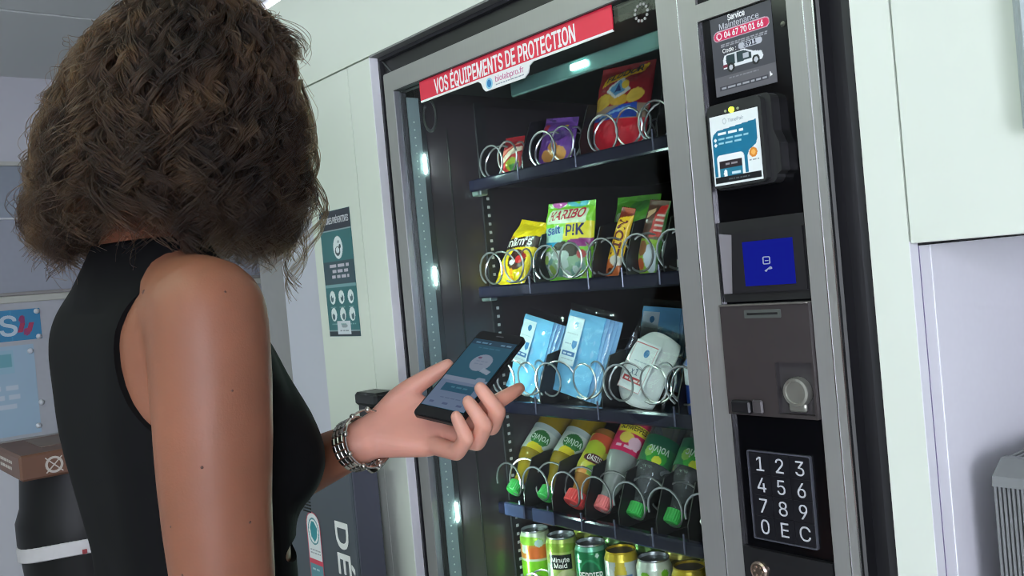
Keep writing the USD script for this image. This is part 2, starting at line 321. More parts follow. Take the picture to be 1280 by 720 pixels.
obj(cab, 'foot', bx((-1.3, .6, 0), (-1.2, .7, .1)), BLACKP, False); obj(cab, 'foot', bx((-.7, .6, 0), (-.6, .7, .1)), BLACKP, False)
# black collar round the door in the opening
op, dr = sbox(-1.4103, .0, -.482, 1.8403), sbox(DX0 + .012, DZ0, DX1 - .012, DZ1 - .012)
col_ = op.difference(dr)
obj(vm, 'collar', fprism(col_, .03, .05), BLACKP, False)
obj(vm, 'collar_lip', fprism(sbox(-1.41, 0, -.482, 1.84).difference(sbox(-1.404, -1, -.5, 1.834)), .022, .03), M('collar_lip', (44, 44, 48), .4), False)
m = tube([(-1.404, .028, 1.834), (-1.372, .03, 1.803)], .0015, 6); obj(vm, 'mitre', m, M('mitre_grey', (80, 84, 84), .5))
# door frame
hole = sbox(-1.333, .62, -.731, 1.764); pan = sbox(-.6705, .3, -.551, 1.7005); upp = sbox(-.6705, 1.7205, -.551, 1.772); tray = sbox(-1.25, .25, -.85, .5)
door_ = rrect(DX0, DZ0, DX1, DZ1, .004)
obj(vm, 'door_frame', fprism(door_.difference(unary_union([hole, pan, upp, tray])), 0, .012), ALU, False)
obj(vm, 'door_rim', fprism(door_.difference(sbox(DX0 + .012, DZ0 + .012, DX1 - .012, DZ1 - .012)), .0121, .055), M('door_side', (34, 34, 38), .35, metal=.4), False)
obj(vm, 'edge_strip', bx((DX1 - .0012, -.0006, DZ0), (DX1 + .0006, .004, DZ1 - .002)), STEEL, False)
obj(vm, 'edge_strip', bx((-.5312, -.0007, DZ0), (-.5302, .0001, DZ1)), STEEL, False)
obj(vm, 'edge_strip', bx((-.6982, -.0007, DZ0), (-.697, .0001, DZ1)), STEEL, False)
obj(vm, 'edge_strip', bx((-.6706, -.0006, .3), (-.6696, .006, 1.7005)), STEEL, False)
obj(vm, 'inner_reveal', bx((-1.3335, .0005, .62), (-1.332, .0122, 1.764)), M('reveal', (190, 192, 200), .25, metal=.8), False)
obj(vm, 'inner_reveal', bx((-1.333, .0005, 1.7625), (-.731, .0122, 1.764)), M('reveal_dark', (60, 60, 62), .4), False)
obj(vm, 'glass_pane', bx((-1.332, .0075, .621), (-.7315, .0115, 1.7625)), clear('window_glass', (.95, .98, .97), .02, .012, .4), False)
obj(vm, 'gasket', fprism(hole.buffer(.012, join_style=2).difference(hole.buffer(-.004, join_style=2)), .0125, .022), BLACKM, False)
# inside of the door edge: perforated pale strip with lamps
ps = obj(vm, 'perforated_strip', bx((-1.3335, .023, .64), (-1.328, .047, 1.752)), M('strip_green', (140, 156, 160), .35), False)
dots = [mv(rot(lathe([(.0016, 0), (.0016, .0006), (0, .0007)], 6), np.array([[0, 0, 1], [0, 1, 0], [-1, 0, 0.]])), (-1.328, .0335, z)) for z in np.arange(.66, 1.71, .0138)]
for dm in dots: obj(ps, 'perforation', dm, M('dot_white', (215, 225, 222), .5), False)
for z in (1.635, 1.435, 1.235, 1.011, .86):  # the lowest lamp is added, out of view, to brighten the can row
    obj(vm, 'led_lamp', rbox((-1.333, .0475, z - .017), (-1.327, .0525, z + .017), .0015), ME('led_glow', (215, 255, 240), LED), False)
obj(vm, 'led_channel', bx((-1.3335, .0475, .64), (-1.331, .06, 1.752)), M('led_channel', (40, 40, 44), .3), False)
lampbar = obj(vm, 'top_lamp_housing', rbox((-1.06, .034, 1.696), (-.735, .042, 1.7195), .002), M('lamp_housing', (86, 124, 122), .34, metal=.35), False)
obj(lampbar, 'lamp', rbox((-.922, .029, 1.704), (-.889, .0345, 1.7125), .002), ME('top_glow', (205, 255, 244), 40), False)
obj(vm, 'cable', tube([(-1.30 + .018 * math.sin(a) , .05, 1.715 + .026 * math.cos(a)) for a in np.linspace(0, 5.6, 26)], .003, 6), BLACKP)
# rack rails with holes and the shelf brackets
rail = obj(vm, 'rack_rail', bx((-1.3328, .172, .3), (-1.3285, .196, 1.75)), M('rail_dark', (38, 38, 42), .4), False)
for z in np.arange(.86, 1.60, .0158):
    if min(abs(z - q) for q in (1.60, 1.4, 1.2, 1.005)) > .02: obj(rail, 'hole', bx((-1.3286, .181, z - .0026), (-1.328, .187, z + .0026)), M('hole_light', (205, 210, 208), .5), False)
WIRE = M('spiral_wire', (214, 216, 218), .24, metal=.9, var=.02)
TRAY = M('tray_dark', (16, 16, 22), .3, metal=.3); LIP = M('lip_blue', (20, 21, 42), .14, metal=.2); DIV = M('divider_dark', (22, 21, 25), .3)
def spiral(cx, cz, r, y0, y1, hand=1, ph=0., pitch=.055, flat=7.):
    n = int((y1 - y0) / pitch * 18) + 20; a = np.linspace(0, (y1 - y0) / pitch * 2 * np.pi + flat, n)
    P = np.c_[cx + r * np.sin(hand * (a + ph)), y0 + np.where(a < flat, .0016 * a, .0016 * flat + (y1 - y0 - .0016 * flat) * (a - flat) / (a[-1] - flat)), cz + r * np.cos(a + ph)]
    return tube(P, .0018, 5)
SH = {}
SPIR = {0: [(-1.264, 1), (-1.22, -1), (-1.125, 1), (-1.077, -1), (-.983, 1), (-.929, -1), (-.876, 1), (-.82, -1)],
        1: [(-1.292, 1), (-1.229, -1), (-1.141, 1), (-1.082, -1), (-1.009, 1), (-.933, 1), (-.862, 1), (-.79, 1)],
        2: [(-1.286, 1), (-1.219, -1), (-1.163, 1), (-1.075, -1), (-.998, 1), (-.925, -1), (-.868, 1), (-.79, 1)],
        3: [(-1.295, 1), (-1.221, 1), (-1.143, 1), (-1.069, 1), (-.996, 1), (-.922, 1), (-.85, 1), (-.78, 1)],
        4: [(-1.25, 1), (-1.18, 1), (-1.107, 1), (-1.037, 1), (-.967, 1), (-.895, 1), (-.82, 1)]}
DIVX = {0: [-1.172, -1.030, -.868], 1: [-1.168, -1.026, -.952, -.878, -.80], 2: [-1.181, -1.03, -.873], 3: [-1.249, -1.174, -1.092, -1.016, -.937, -.876, -.80], 4: [-1.215, -1.145, -1.07, -1.0, -.93, -.858, -.785]}
ZS = [1.603, 1.4085, 1.2005, 1.0135, .82]; ZR = [1.63, 1.44, 1.24, 1.053, .86]
for k, z in enumerate(ZS):
    tr = obj(vm, 'shelf_tray', bx((-1.322, .148, z - .012), (-.705, .62, z - .006)), TRAY, False)
    obj(tr, 'front_lip', rbox((-1.315, .131, z - .0215), (-.71, .147, z), .003), LIP, False)
    obj(tr, 'bracket', rbox((-1.332, .150, z - .028), (-1.305, .168, z - .013), .002), M('bracket_zinc', (150, 166, 164), .3, metal=.6), False)
    for x in DIVX[k]:
        h = .092 if k < 4 else .05
        g = Polygon([(.142, -.004), (.142, h * .3), (.168, h * .94), (.2, h), (.60, h), (.60, -.004)]).buffer(-.004).buffer(.004)
        m = ext(g, .0022); v = m.vertices.copy(); m.vertices = np.c_[x - .0011 + v[:, 2], v[:, 0], z - .006 + v[:, 1]]
        obj(tr, 'divider', m, DIV, False)
        obj(tr, 'divider_clip', rbox((x - .0014, .1295, z - .018), (x + .0014, .1325, z + .012), .0006), M('clip_grey', (84, 86, 104), .25, metal=.4), False)
    for (x, hand) in SPIR[k]:
        obj(tr, 'spiral', spiral(x, ZR[k], .029 if k != 3 else .031, .144, .56, hand, {3: 4.4}.get(k, 3.6 if hand > 0 else 2.6), flat=3.6 if k == 3 else 7.), WIRE, 60)
    if k == 3:
        for x0 in (-1.262, -1.185): obj(tr, 'price_tab', rbox((x0 - .028, .126, z - .02), (x0 + .028, .1309, z + .004), .002), M('tab_clear', (52, 58, 88), .12), False)
# banner behind the top of the glass
def fsheet(parent, name, x0, z0, y, w, h, shapes, base, mat=None, res=.001, label=None):
    m, c = sheet(w, h, shapes, base, res); return obj(parent, name, front(m, x0, z0, y), mat or PRINT, False, c, label)
RED = M('banner_red', (222, 48, 72), .4, var=.015)
bn = obj(vm, 'banner', fprism(sbox(-1.2605, 1.729, -.81, 1.764), .0055, .0074), RED, False, label='red strip with white capitals across the top of the glass')
tab = unary_union([sbox(-1.26, 1.7275, -.81, 1.7305), Polygon([(-1.103, 1.7285), (-1.094, 1.723), (-1.090, 1.714), (-1.084, 1.7085), (-.992, 1.7085), (-.983, 1.714), (-.980, 1.723), (-.968, 1.7285)])])
obj(bn, 'white_tab', fprism(tab, .0052, .0073), TXW, False)
obj(bn, 'lettering', front(text('VOS ÉQUIPEMENTS DE PROTECTION', .0232, .337, True), -1.217, 1.7333, .0054), TXW, False)
obj(bn, 'lettering', front(text('biolabpro.fr', .0085, .066), -1.058, 1.7175, .0051), M('logo_pink', (206, 120, 160), .5), False)
obj(bn, 'small_print', fprism(words(-1.058, -.99, 1.7125, .0016, 4), .005, .0051), M('logo_grey', (150, 160, 170), .5), False)
obj(bn, 'logo_dot', fprism(ell(-1.0735, 1.7185, .0085, .0085), .005, .0051), M('logo_pale', (150, 208, 232), .5), False)
obj(bn, 'logo_dot', fprism(ell(-1.0735, 1.7185, .0048, .0058), .0046, .005), M('logo_blue', (48, 128, 184), .5), False)
rg = [ell(-.7605 + .0105 * math.cos(a), 1.7385 + .0105 * math.sin(a), .0019, .0019) for a in np.linspace(0, 2 * np.pi, 13)[:-1]]
obj(vm, 'ring_mark', fprism(unary_union(rg), .0062, .0074), M('ring_grey', (150, 152, 148), .5), False)
# ---- payment column
pc = obj(vm, 'payment_panel', fprism(sbox(-.6703, .3005, -.5512, 1.70), .004, .011), GLOSSB, False)
obj(vm, 'upper_panel', fprism(sbox(-.6703, 1.7207, -.5512, 1.7718), .004, .011), GLOSSB, False)
obj(vm, 'screw', mv(rot(lathe([(.0035, 0), (.003, .0015), (0, .002)], 12), rx(math.pi / 2)), (-.5585, .004, 1.668)), M('screw_dark', (90, 90, 84), .3, metal=.8))
SX, SZ, SWd, SHt = -.6545, 1.608, .083, .0905
def sp(g): return g
car = Polygon([(.014, .030), (.014, .041), (.0165, .0455), (.044, .0465), (.055, .0415), (.066, .039), (.068, .033), (.066, .030)])
glassy = Polygon([(.0175, .039), (.0185, .0445), (.043, .0452), (.0525, .0405), (.0525, .034), (.019, .033)])
shapes = [(words(.012, .075, .055, .0013, 5), (150, 150, 158)), (words(.012, .078, .0575, .0013, 6), (150, 150, 158)),
          (sbox(0, 0, SWd, .022), (96, 94, 100)), (car, (226, 228, 232)), (glassy, (40, 58, 64)), (sbox(.030, .033, .033, .045), (200, 204, 210)), (sbox(.041, .036, .049, .042), (180, 184, 192)), (ell(.024, .03, .0052, .0055), (18, 20, 24)), (ell(.024, .03, .0026, .003), (190, 192, 200)), (ell(.058, .031, .0052, .0055), (18, 20, 24)), (ell(.058, .031, .0026, .003), (190, 192, 200)),
          (sbox(.013, .031, .019, .035), (120, 40, 60)), (words(.02, .06, .018, .0012, 7), (130, 130, 136)), (sbox(.006, .006, .072, .011), (58, 58, 66)), (words(.009, .07, .0075, .0022, 8), (165, 165, 172)), (Polygon([(.074, .008), (.074, .014), (.0782, .0095)]), (240, 240, 240)),
          (rrect(.003, .0625, .0795, .0745, .006), (200, 170, 184)), (rrect(.004, .0635, .0785, .0735, .005), (206, 32, 84)), (ell(.011, .0685, .004, .0042), (240, 210, 220)), (ell(.0112, .0685, .0026, .0028), (206, 32, 84)), (rrect(.036, .0475, .068, .0545, .0034), (186, 188, 198))]
st = fsheet(vm, 'service_sticker', SX, SZ, .0038, SWd, SHt, shapes, (68, 68, 76), res=.0007, label='dark grey sticker with a van, a code and a red telephone strip')
obj(st, 'lettering', front(text('Service', .0065, .0235, True), SX + .025, SZ + .0835, .0033), TXW, False)
obj(st, 'lettering', front(text('Maintenance', .0068, .054), SX + .0125, SZ + .0755, .0033), M('ink_silver', (188, 190, 198), .5), False)
obj(st, 'lettering', front(text('04 67 70 01 66', .0066, .053, True), SX + .0185, SZ + .0652, .0033), TXW, False)
obj(st, 'lettering', front(text('Code :', .0048, .0185), SX + .0145, SZ + .0482, .0033), TXW, False)
obj(st, 'lettering', front(text('3911', .0052, .017, True), SX + .0435, SZ + .0484, .0033), M('ink_dark', (40, 42, 60), .5), False)
# contactless reader
rd = obj(vm, 'card_reader', cat(fprism(rrect(-.6545, 1.498, -.572, 1.597, .008), -.012, .004)), M('reader_black', (34, 34, 36), .4), False, label='black contactless reader with a white and teal label')
obj(rd, 'reader_face', fprism(rrect(-.6525, 1.5, -.5795, 1.595, .007), -.020, -.012), M('reader_face', (40, 41, 42), .35), False)
obj(rd, 'reader_grip', fprism(Polygon([(-.5795, 1.593), (-.574, 1.587), (-.572, 1.555), (-.566, 1.54), (-.566, 1.51), (-.5795, 1.502)]), -.0118, .004), M('reader_black', (34, 34, 36), .4), False)
obj(rd, 'led', mv(rot(lathe([(.0035, 0), (.003, .002), (0, .003)], 12), rx(math.pi / 2)), (-.618, -.020, 1.5855)), ME('led_yellow', (190, 235, 60), 6), 40)
for xx in (-.6265, -.6095): obj(rd, 'led', mv(rot(lathe([(.0016, 0), (.0014, .001), (0, .0014)], 10), rx(math.pi / 2)), (xx, -.020, 1.5855)), M('led_off', (150, 160, 130), .3), 40)
LW, LH = .0655, .079
teal = Polygon([(.002, .030), (.002, .054), (.004, .0585), (.009, .062), (.0625, .0665), (.0625, .046), (.060, .040), (.050, .034), (.0475, .028), (.0475, .010), (.002, .010)])
phn = rrect(.006, .005, .043, .034, .004)
sh = [(teal, (22, 112, 146)), (phn, (238, 242, 244)), (sbox(.009, .004, .040, .0275), (40, 120, 146)), (sbox(.009, .019, .040, .0275), (42, 34, 40)), (ell(.0165, .0125, .0025, .0045), (236, 240, 244)), (words(.025, .037, .011, .003, 2), (200, 224, 232)), (words(.017, .034, .022, .0022, 3), (150, 146, 150)),
      (words(.0105, .045, .0565, .0032, 11), (236, 246, 250)), (words(.0105, .052, .051, .0024, 12), (150, 206, 222)), (words(.0105, .044, .046, .0024, 13), (150, 206, 222)), (affinity.rotate(sbox(.004, .050, .0075, .0535), 45), (240, 246, 250)), (affinity.rotate(sbox(.004, .0445, .0075, .048), 45), (240, 246, 250)),
      (ell(.0555, .031, .0052, .0055), (214, 132, 40)), (ell(.0555, .031, .003, .003), (238, 176, 90)), (words(.0495, .0625, .0225, .0013, 14), (150, 156, 160)), (sbox(.002, .0028, .0635, .0092), (24, 26, 30)), (words(.02, .05, .0055, .0011, 15), (90, 96, 100)), (ell(.0205, .0715, .0028, .0034), (186, 196, 198)), (ell(.0205, .0715, .0018, .0024), (226, 232, 234))]
lb = fsheet(rd, 'label_plate', -.6492, 1.503, -.0204, LW, LH, sh, (228, 234, 234), res=.0007)
obj(rd, 'lettering', front(text('TimePair', .0038, .021), -.6492 + .0255, 1.503 + .0695, -.0209), M('label_grey', (176, 186, 190), .5), False)
# display
ds = obj(vm, 'display_module', fprism(sbox(-.6685, 1.368, -.5535, 1.462), .0028, .0042), BLACKM, False)
fr_ = sbox(-.666, 1.378, -.555, 1.447)
obj(ds, 'bezel', fprism(Polygon([(-.6535, 1.378), (-.5545, 1.378), (-.5545, 1.448), (-.6475, 1.448)]), -.0005, .003), M('bezel_dark', (36, 35, 38), .3), False)
obj(ds, 'wedge', fprism(Polygon([(-.6665, 1.378), (-.6545, 1.378), (-.6485, 1.446), (-.6665, 1.449)]), .001, .003), M('wedge_grey', (128, 124, 130), .4), False)
obj(ds, 'screen', fprism(sbox(-.6335, 1.3855, -.5675, 1.4365), -.0012, -.0004), ME('screen_blue', (34, 44, 190), .8), False, label='lit blue screen')
ic = unary_union([rrect(-.6075, 1.409, -.5975, 1.418, .002).difference(rrect(-.6062, 1.4102, -.5988, 1.4168, .001)), sbox(-.6045, 1.4127, -.600, 1.4137), Polygon([(-.606, 1.402), (-.598, 1.4065), (-.596, 1.4055), (-.596, 1.4035), (-.6015, 1.403), (-.604, 1.4005)])])
obj(ds, 'screen_icon', fprism(ic, -.0018, -.0012), ME('icon_glow', (190, 205, 250), .9), False)
# coin unit
cu = obj(vm, 'coin_unit', fprism(sbox(-.6695, 1.2365, -.5518, 1.3645).difference(sbox(-.6005, 1.2405, -.5545, 1.2985)), -.006, .0042), M('coin_plate', (72, 66, 67), .38, metal=.4), False, label='grey brown metal coin plate')
obj(cu, 'top_lip', rbox((-.6695, -.0085, 1.3635), (-.5518, .004, 1.3655), .0006), M('lip_metal', (150, 146, 140), .3, metal=.7), False)
obj(cu, 'coin_slot', fprism(rrect(-.6345, 1.349, -.5865, 1.3585, .001).difference(sbox(-.631, 1.3525, -.590, 1.3552)), -.0075, -.006), M('slot_metal', (118, 124, 120), .3, metal=.6), False)
obj(cu, 'slot_gap', fprism(sbox(-.631, 1.3525, -.590, 1.3552), -.0064, -.0059), BLACKM, False)
obj(cu, 'recess', bx((-.6003, .0005, 1.2407), (-.5547, .0038, 1.2983)), M('recess_dark', (58, 55, 57), .4), False)
obj(cu, 'recess_side', bx((-.6003, -.0055, 1.2407), (-.5995, .0005, 1.2983)), M('recess_dark', (58, 55, 57), .4), False)
kb = mv(rot(lathe([(.0, 0), (.0165, 0), (.0165, .006), (.0155, .0085), (.0125, .009), (.012, .0075), (0, .0075)], 36), rx(math.pi / 2)), (-.5755, 0, 1.266))
obj(cu, 'return_knob', cat(kb, rbox((-.5875, -.006, 1.2435), (-.5655, .0, 1.2535), .002)), M('knob_steel', (176, 176, 168), .32, metal=.8), 40, label='silver round coin return knob')
obj(cu, 'cup', cat(rbox((-.6605, -.014, 1.239), (-.634, -.006, 1.2545), .002)), BLACKP, False)
obj(cu, 'cup_side', rbox((-.6335, -.0105, 1.2395), (-.619, -.006, 1.2555), .002), M('cup_grey', (70, 66, 68), .3), False)
# keypad
kp = obj(vm, 'keypad', fprism(rrect(-.654, 1.0895, -.570, 1.194, .002).difference(rrect(-.6525, 1.091, -.5715, 1.1925, .002)), .0005, .004), M('keypad_frame', (74, 76, 84), .3), False, label='black keypad with white digits')
obj(kp, 'keypad_plate', fprism(rrect(-.6525, 1.091, -.5715, 1.1925, .002), .0022, .004), M('keypad_plate', (26, 26, 31), .3), False)
for r, row in enumerate(['123', '456', '789', '0EC']):
    for c, ch in enumerate(row):
        x, z = -.6495 + c * .0262, 1.1672 - r * .0245
        obj(kp, 'key', fprism(rrect(x, z, x + .0252, z + .0237, .001), .0014, .0022), M('key_black', (24, 24, 29), .3), False)
        obj(kp, 'digit', front(text(ch, .0165, None, False, .0003, 'c'), x + .0124, z + .0035, .0012), M('digit_white', (188, 190, 196), .5), False)
lp = obj(vm, 'lower_cover', fprism(sbox(-.6695, .62, -.5525, 1.0785), -.002, .004), M('cover_dark', (32, 32, 34), .28), False)
obj(lp, 'lock', mv(rot(lathe([(.0115, 0), (.0115, .003), (.0095, .005), (.009, .004), (0, .004)], 28), rx(math.pi / 2)), (-.6475, -.002, 1.053)), M('lock_bronze', (170, 150, 136), .25, metal=.9), 40)
for a in np.linspace(0, 2 * np.pi, 7)[:-1]: obj(lp, 'lock_pin', mv(rot(lathe([(.0018, 0), (.0015, .0012), (0, .0015)], 8), rx(math.pi / 2)), (-.6475 + .0055 * math.cos(a), -.006, 1.053 + .0055 * math.sin(a))), M('lock_bronze', (170, 150, 136), .25, metal=.9), 40)
obj(vm, 'delivery_flap', fprism(tray, .004, .011), BLACKP, False)
# poster on the wall panel
PW, PH = .124, .250
sh = [(sbox(0, .212, PW, PH), (46, 52, 64)), (sbox(0, .2095, PW, .2118), (150, 170, 176)), (ell(.066, .176, .0185, .0225), (226, 234, 238)), (ell(.064, .169, .0105, .0095), (70, 84, 92)), (ell(.064, .171, .0068, .006), (226, 234, 238)), (ell(.074, .178, .004, .004), (40, 60, 66)), (ell(.069, .187, .004, .003), (150, 165, 172)),
      (sbox(0, .104, PW, .150), (54, 78, 88)), (words(.026, .108, .138, .0055, 2, .2), (196, 190, 202)), (words(.036, .098, .127, .0055, 3), (196, 190, 202)), (words(.032, .1, .116, .0055, 4), (196, 190, 202)), (sbox(0, .098, PW, .1035), (116, 158, 164)), (sbox(0, 0, PW, .0115), (44, 56, 64)), (sbox(0, .0105, PW, .0122), (140, 160, 166)), (sbox(.036, .004, .088, .031), (210, 216, 224)), (words(.045, .08, .010, .003, 7), (140, 148, 158)), (ell(.064, .021, .012, .004), (150, 160, 168))]
for r, zz in enumerate((.078, .044)):
    for c, xx in enumerate((.026, .062, .099)):
        sh += [(ell(xx, zz, .0115, .0135), (222, 232, 234)), (ell(xx + (.002 if c else -.002), zz - .002 * (r + 1), .0055, .007), (78, 106, 114)), (ell(xx, zz + .003, .003, .003), (222, 232, 234)), (words(xx - .011, xx + .011, zz - .0205, .0018, r * 3 + c), (120, 160, 162))]
m, c = sheet(PW, PH, sh, (52, 112, 116), .0012)
po = thing('poster', 'teal hygiene poster with round pictograms on the white wall panel', 'poster', (-1.655, PY - .001, 1.334))
obj(po, 'sheet', front(m, -1.655, 1.334, PY - .0004), PRINT, False, c)
obj(po, 'lettering', front(text('MESURES PRÉVENTIVES', .012, .108, True), -1.655 + .009, 1.334 + .2245, PY - .0009), M('poster_ink', (206, 206, 214), .5), False)
# ------------------------------------------------------------------ hand sanitiser totem
sn = thing('sanitiser_stand', 'dark grey hand sanitiser stand with white vertical lettering beside the machine', 'sanitiser stand', (-1.57, -.055, 0))
TOT = M('totem_grey', (72, 80, 88), .38, var=.03)
obj(sn, 'column', rbox((-1.73, -.088, .03), (-1.455, -.030, 1.125), .003), TOT, False)
obj(sn, 'side_cover', rbox((-1.4552, -.084, .04), (-1.4525, -.033, 1.118), .001), M('totem_side', (86, 88, 102), .38, var=.03), False)
obj(sn, 'base', rbox((-1.78, -.2, 0), (-1.42, -.012, .03), .004), BLACKP, False)
obj(sn, 'neck', rbox((-1.462, -.055, 1.12), (-1.425, -.03, 1.218), .004), BLACKP, False)
obj(sn, 'dispenser_head', rbox((-1.465, -.06, 1.214), (-1.39, -.012, 1.238), .005), M('head_black', (38, 40, 42), .4), False)
for k in range(9): obj(sn, 'vent_slot', rbox((-1.655, -.0895, 1.0 + k * .0065), (-1.622, -.0875, 1.0024 + k * .0065), .0005), BLACKM, False)
tx = text('DÉSINFECTION', .046, .62, True); v = tx.vertices.copy()
tx.vertices = np.c_[-1.528 + v[:, 1], -.0884 - v[:, 2], 1.0 - v[:, 0]]; obj(sn, 'lettering', tx, TXW, False)
LW2, LH2 = .058, .165
sh = [(rrect(.003, .003, LW2 - .003, LH2 - .003, .024), (226, 230, 234)), (ell(.029, .127, .0225, .0265), (70, 138, 150)), (ell(.029, .127, .0195, .0235), (232, 238, 240)), (Polygon([(.015, .133), (.022, .147), (.033, .146), (.044, .135), (.042, .118), (.031, .106), (.018, .115)]), (34, 140, 152)), (words(.009, .05, .088, .0025, 3), (150, 156, 164)), (words(.009, .05, .082, .0025, 4), (150, 156, 164)), (sbox(.003, .062, LW2 - .003, .072), (206, 60, 84)), (sbox(.003, .003, LW2 - .003, .062), (86, 140, 152)), (words(.012, .045, .05, .003, 5), (180, 205, 210))]
m, c = sheet(LW2, LH2, sh, (196, 80, 100), .0012)
keep = contains_xy(rrect(-.0001, -.0001, LW2 + .0001, LH2 + .0001, .027), m.vertices[:, 0], m.vertices[:, 1]); fk = keep[m.faces].all(1)
uq, iv = np.unique(m.faces[fk], return_inverse=True); c = c[uq]
obj(sn, 'sticker', front(trimesh.Trimesh(m.vertices[uq], iv.reshape(-1, 3), process=False), -1.648, .838, -.0884), PRINT, False, c, label='white and teal rounded sticker with a red band')
# ------------------------------------------------------------------ cup recycling bin
bn_ = thing('recycling_bin', 'black cup-shaped recycling bin with a square brown lid behind the woman', 'bin', (-2.83, -.215, 0))
body = [(.0, 0), (.125, 0), (.132, .01), (.142, .3), (.150, .6), (.168, .78), (.172, .80), (.172, .86), (.158, .9), (.150, 1.0), (.150, 1.005), (0, 1.005)]
obj(bn_, 'body', mv(lathe(body, 40), (-2.83, -.215, 0)), M('bin_black', (10, 10, 12), .5, specular_ior_level=.3), 40)
m = lathe([(.170, .765), (.1745, .768), (.1745, .803), (.170, .806)], 64); a = np.arctan2(m.vertices[:, 1], m.vertices[:, 0]); m.vertices[:, 2] += .012 * np.sin(a * 2 + 2.2)
m2 = mv(m, (-2.83, -.215, 0)); obj(bn_, 'white_band', m2, M('band_white', (186, 182, 186), .5), 40)
for aa in (-.25, .9): obj(bn_, 'band_mark', mv(rbox((-.004, -.006, -.006), (.004, .006, .006), .001), (-2.83 + .174 * math.cos(aa), -.215 + .174 * math.sin(aa), .785)), M('mark_red', (150, 60, 66), .5), False)
BRN = M('lid_brown', (98, 66, 52), .45)
lid = obj(bn_, 'lid', rbox((-3.01, -.397, 1.004), (-2.645, -.03, 1.072), .006), BRN, False)
obj(lid, 'throw_slot', bx((-2.96, -.32, 1.0715), (-2.76, -.06, 1.0735)), M('lid_top', (110, 92, 86), .5), False)
obj(lid, 'opening', mv(to_tm(ext(ell(-2.86, -.17, .085, .05), .002)), (0, 0, 1.0725)), BLACKM, False)
def lid_print(g, side, mat):
    m = ext(g, .0008); v = m.vertices.copy()
    m.vertices = np.c_[-2.6452 + v[:, 2], v[:, 0], v[:, 1]] if side == 'x' else np.c_[v[:, 0], -.3968 - v[:, 2], v[:, 1]]
    return obj(lid, 'logo', m, mat, False)
LG = M('logo_cream', (176, 168, 162), .5)
def wheel(cx, cz, r): return unary_union([ell(cx, cz, r, r).difference(ell(cx, cz, r * .72, r * .72))] + [LineString([(cx - r * 1.25 * math.cos(a), cz - r * 1.25 * math.sin(a)), (cx + r * 1.25 * math.cos(a), cz + r * 1.25 * math.sin(a))]).buffer(r * .07) for a in (.78, 2.36)])
lid_print(wheel(-.315, 1.036, .022), 'x', LG); lid_print(unary_union([words(-.28, -.18, 1.043, .008, 2), words(-.28, -.19, 1.026, .008, 3)]), 'x', LG)
lid_print(wheel(-2.95, 1.036, .022), 'y', LG); lid_print(unary_union([words(-2.9, -2.74, 1.043, .008, 2), words(-2.9, -2.75, 1.026, .008, 3)]), 'y', LG)

# ================================================================== THE GOODS
def bag(w, h, t, shapes, base, back, seal=.009, taper=0., res=.0016, zig=.0012, seed=0, crumple=.003):
    """A pillow pack: front print facing -y, base at z = 0, centre x = 0; returns mesh, colours, and the front surface as a function."""
    nu, nv = int(w / res) + 1, int(h / res) + 1
    def prof(u, v):
        e = np.clip(1 - np.abs(2 * u / w) ** 2.6, 0, 1) ** .55; s = np.clip((v - seal) / (.22 * h), 0, 1) * np.clip((h - seal - v) / (.22 * h), 0, 1)
        s = np.sin(np.clip(s, 0, 1) * np.pi / 2); n = meshkit.fbm(np.stack([u * 55 + seed * 7, v * 55, 0 * u + seed], -1), 3) - .5
        return t / 2 * e * s + n * crumple * (e * .8 + .2)
    U, V = np.meshgrid(np.linspace(-w / 2, w / 2, nu), np.linspace(0, h, nv)); D = prof(U, V)
    Z = V.copy(); Z[0] += zig * (np.arange(nu) % 2); Z[-1] -= zig * (np.arange(nu) % 2)
    X = U * (1 - taper * V / h) ; n = nu * nv
    Pf = np.c_[X.ravel(), -D.ravel() - .0004, Z.ravel()]; Db = D * .8 + .0004; Pb = np.c_[X.ravel(), Db.ravel(), Z.ravel()]
    F = grid(nu, nv); Fb = F[:, ::-1] + n
    i = np.arange(n).reshape(nv, nu); ring = np.concatenate([i[0, :-1], i[:-1, -1], i[-1, :0:-1], i[:0:-1, 0]]); r2 = np.roll(ring, -1)
    S = np.vstack([np.c_[ring, ring + n, r2 + n], np.c_[ring, r2 + n, r2]])
    col = paint(U + w / 2, V, shapes, base); cb = np.tile(lin(back), (n, 1))
    m = trimesh.Trimesh(np.vstack([Pf, Pb]), np.vstack([F, Fb, S]), process=False)
    return m, np.vstack([col, cb]), lambda u, v: prof(u - w / 2, v)
def on_bag(tm, u0, v0, w, h, fn, taper=0., rotd=0., lift=.0008):
    tm = tm.copy(); v = tm.vertices; c, s = math.cos(rotd), math.sin(rotd); u = u0 + v[:, 0] * c - v[:, 1] * s; q = v0 + v[:, 0] * s + v[:, 1] * c
    tm.vertices = np.c_[(u - w / 2) * (1 - taper * q / h), -fn(u, q) - lift - v[:, 2], q]; return tm
def lean(m, tilt, yaw, at, roll=0.): return mv(rot(rot(rot(m, np.array([[math.cos(roll), 0, math.sin(roll)], [0, 1, 0], [-math.sin(roll), 0, math.cos(roll)]])), rx(-math.radians(tilt))), rz(math.radians(yaw))), at)
FOIL = MP('printed_foil', .24)
INK = lambda n, c: M('ink_' + n, c, .45, var=.02)
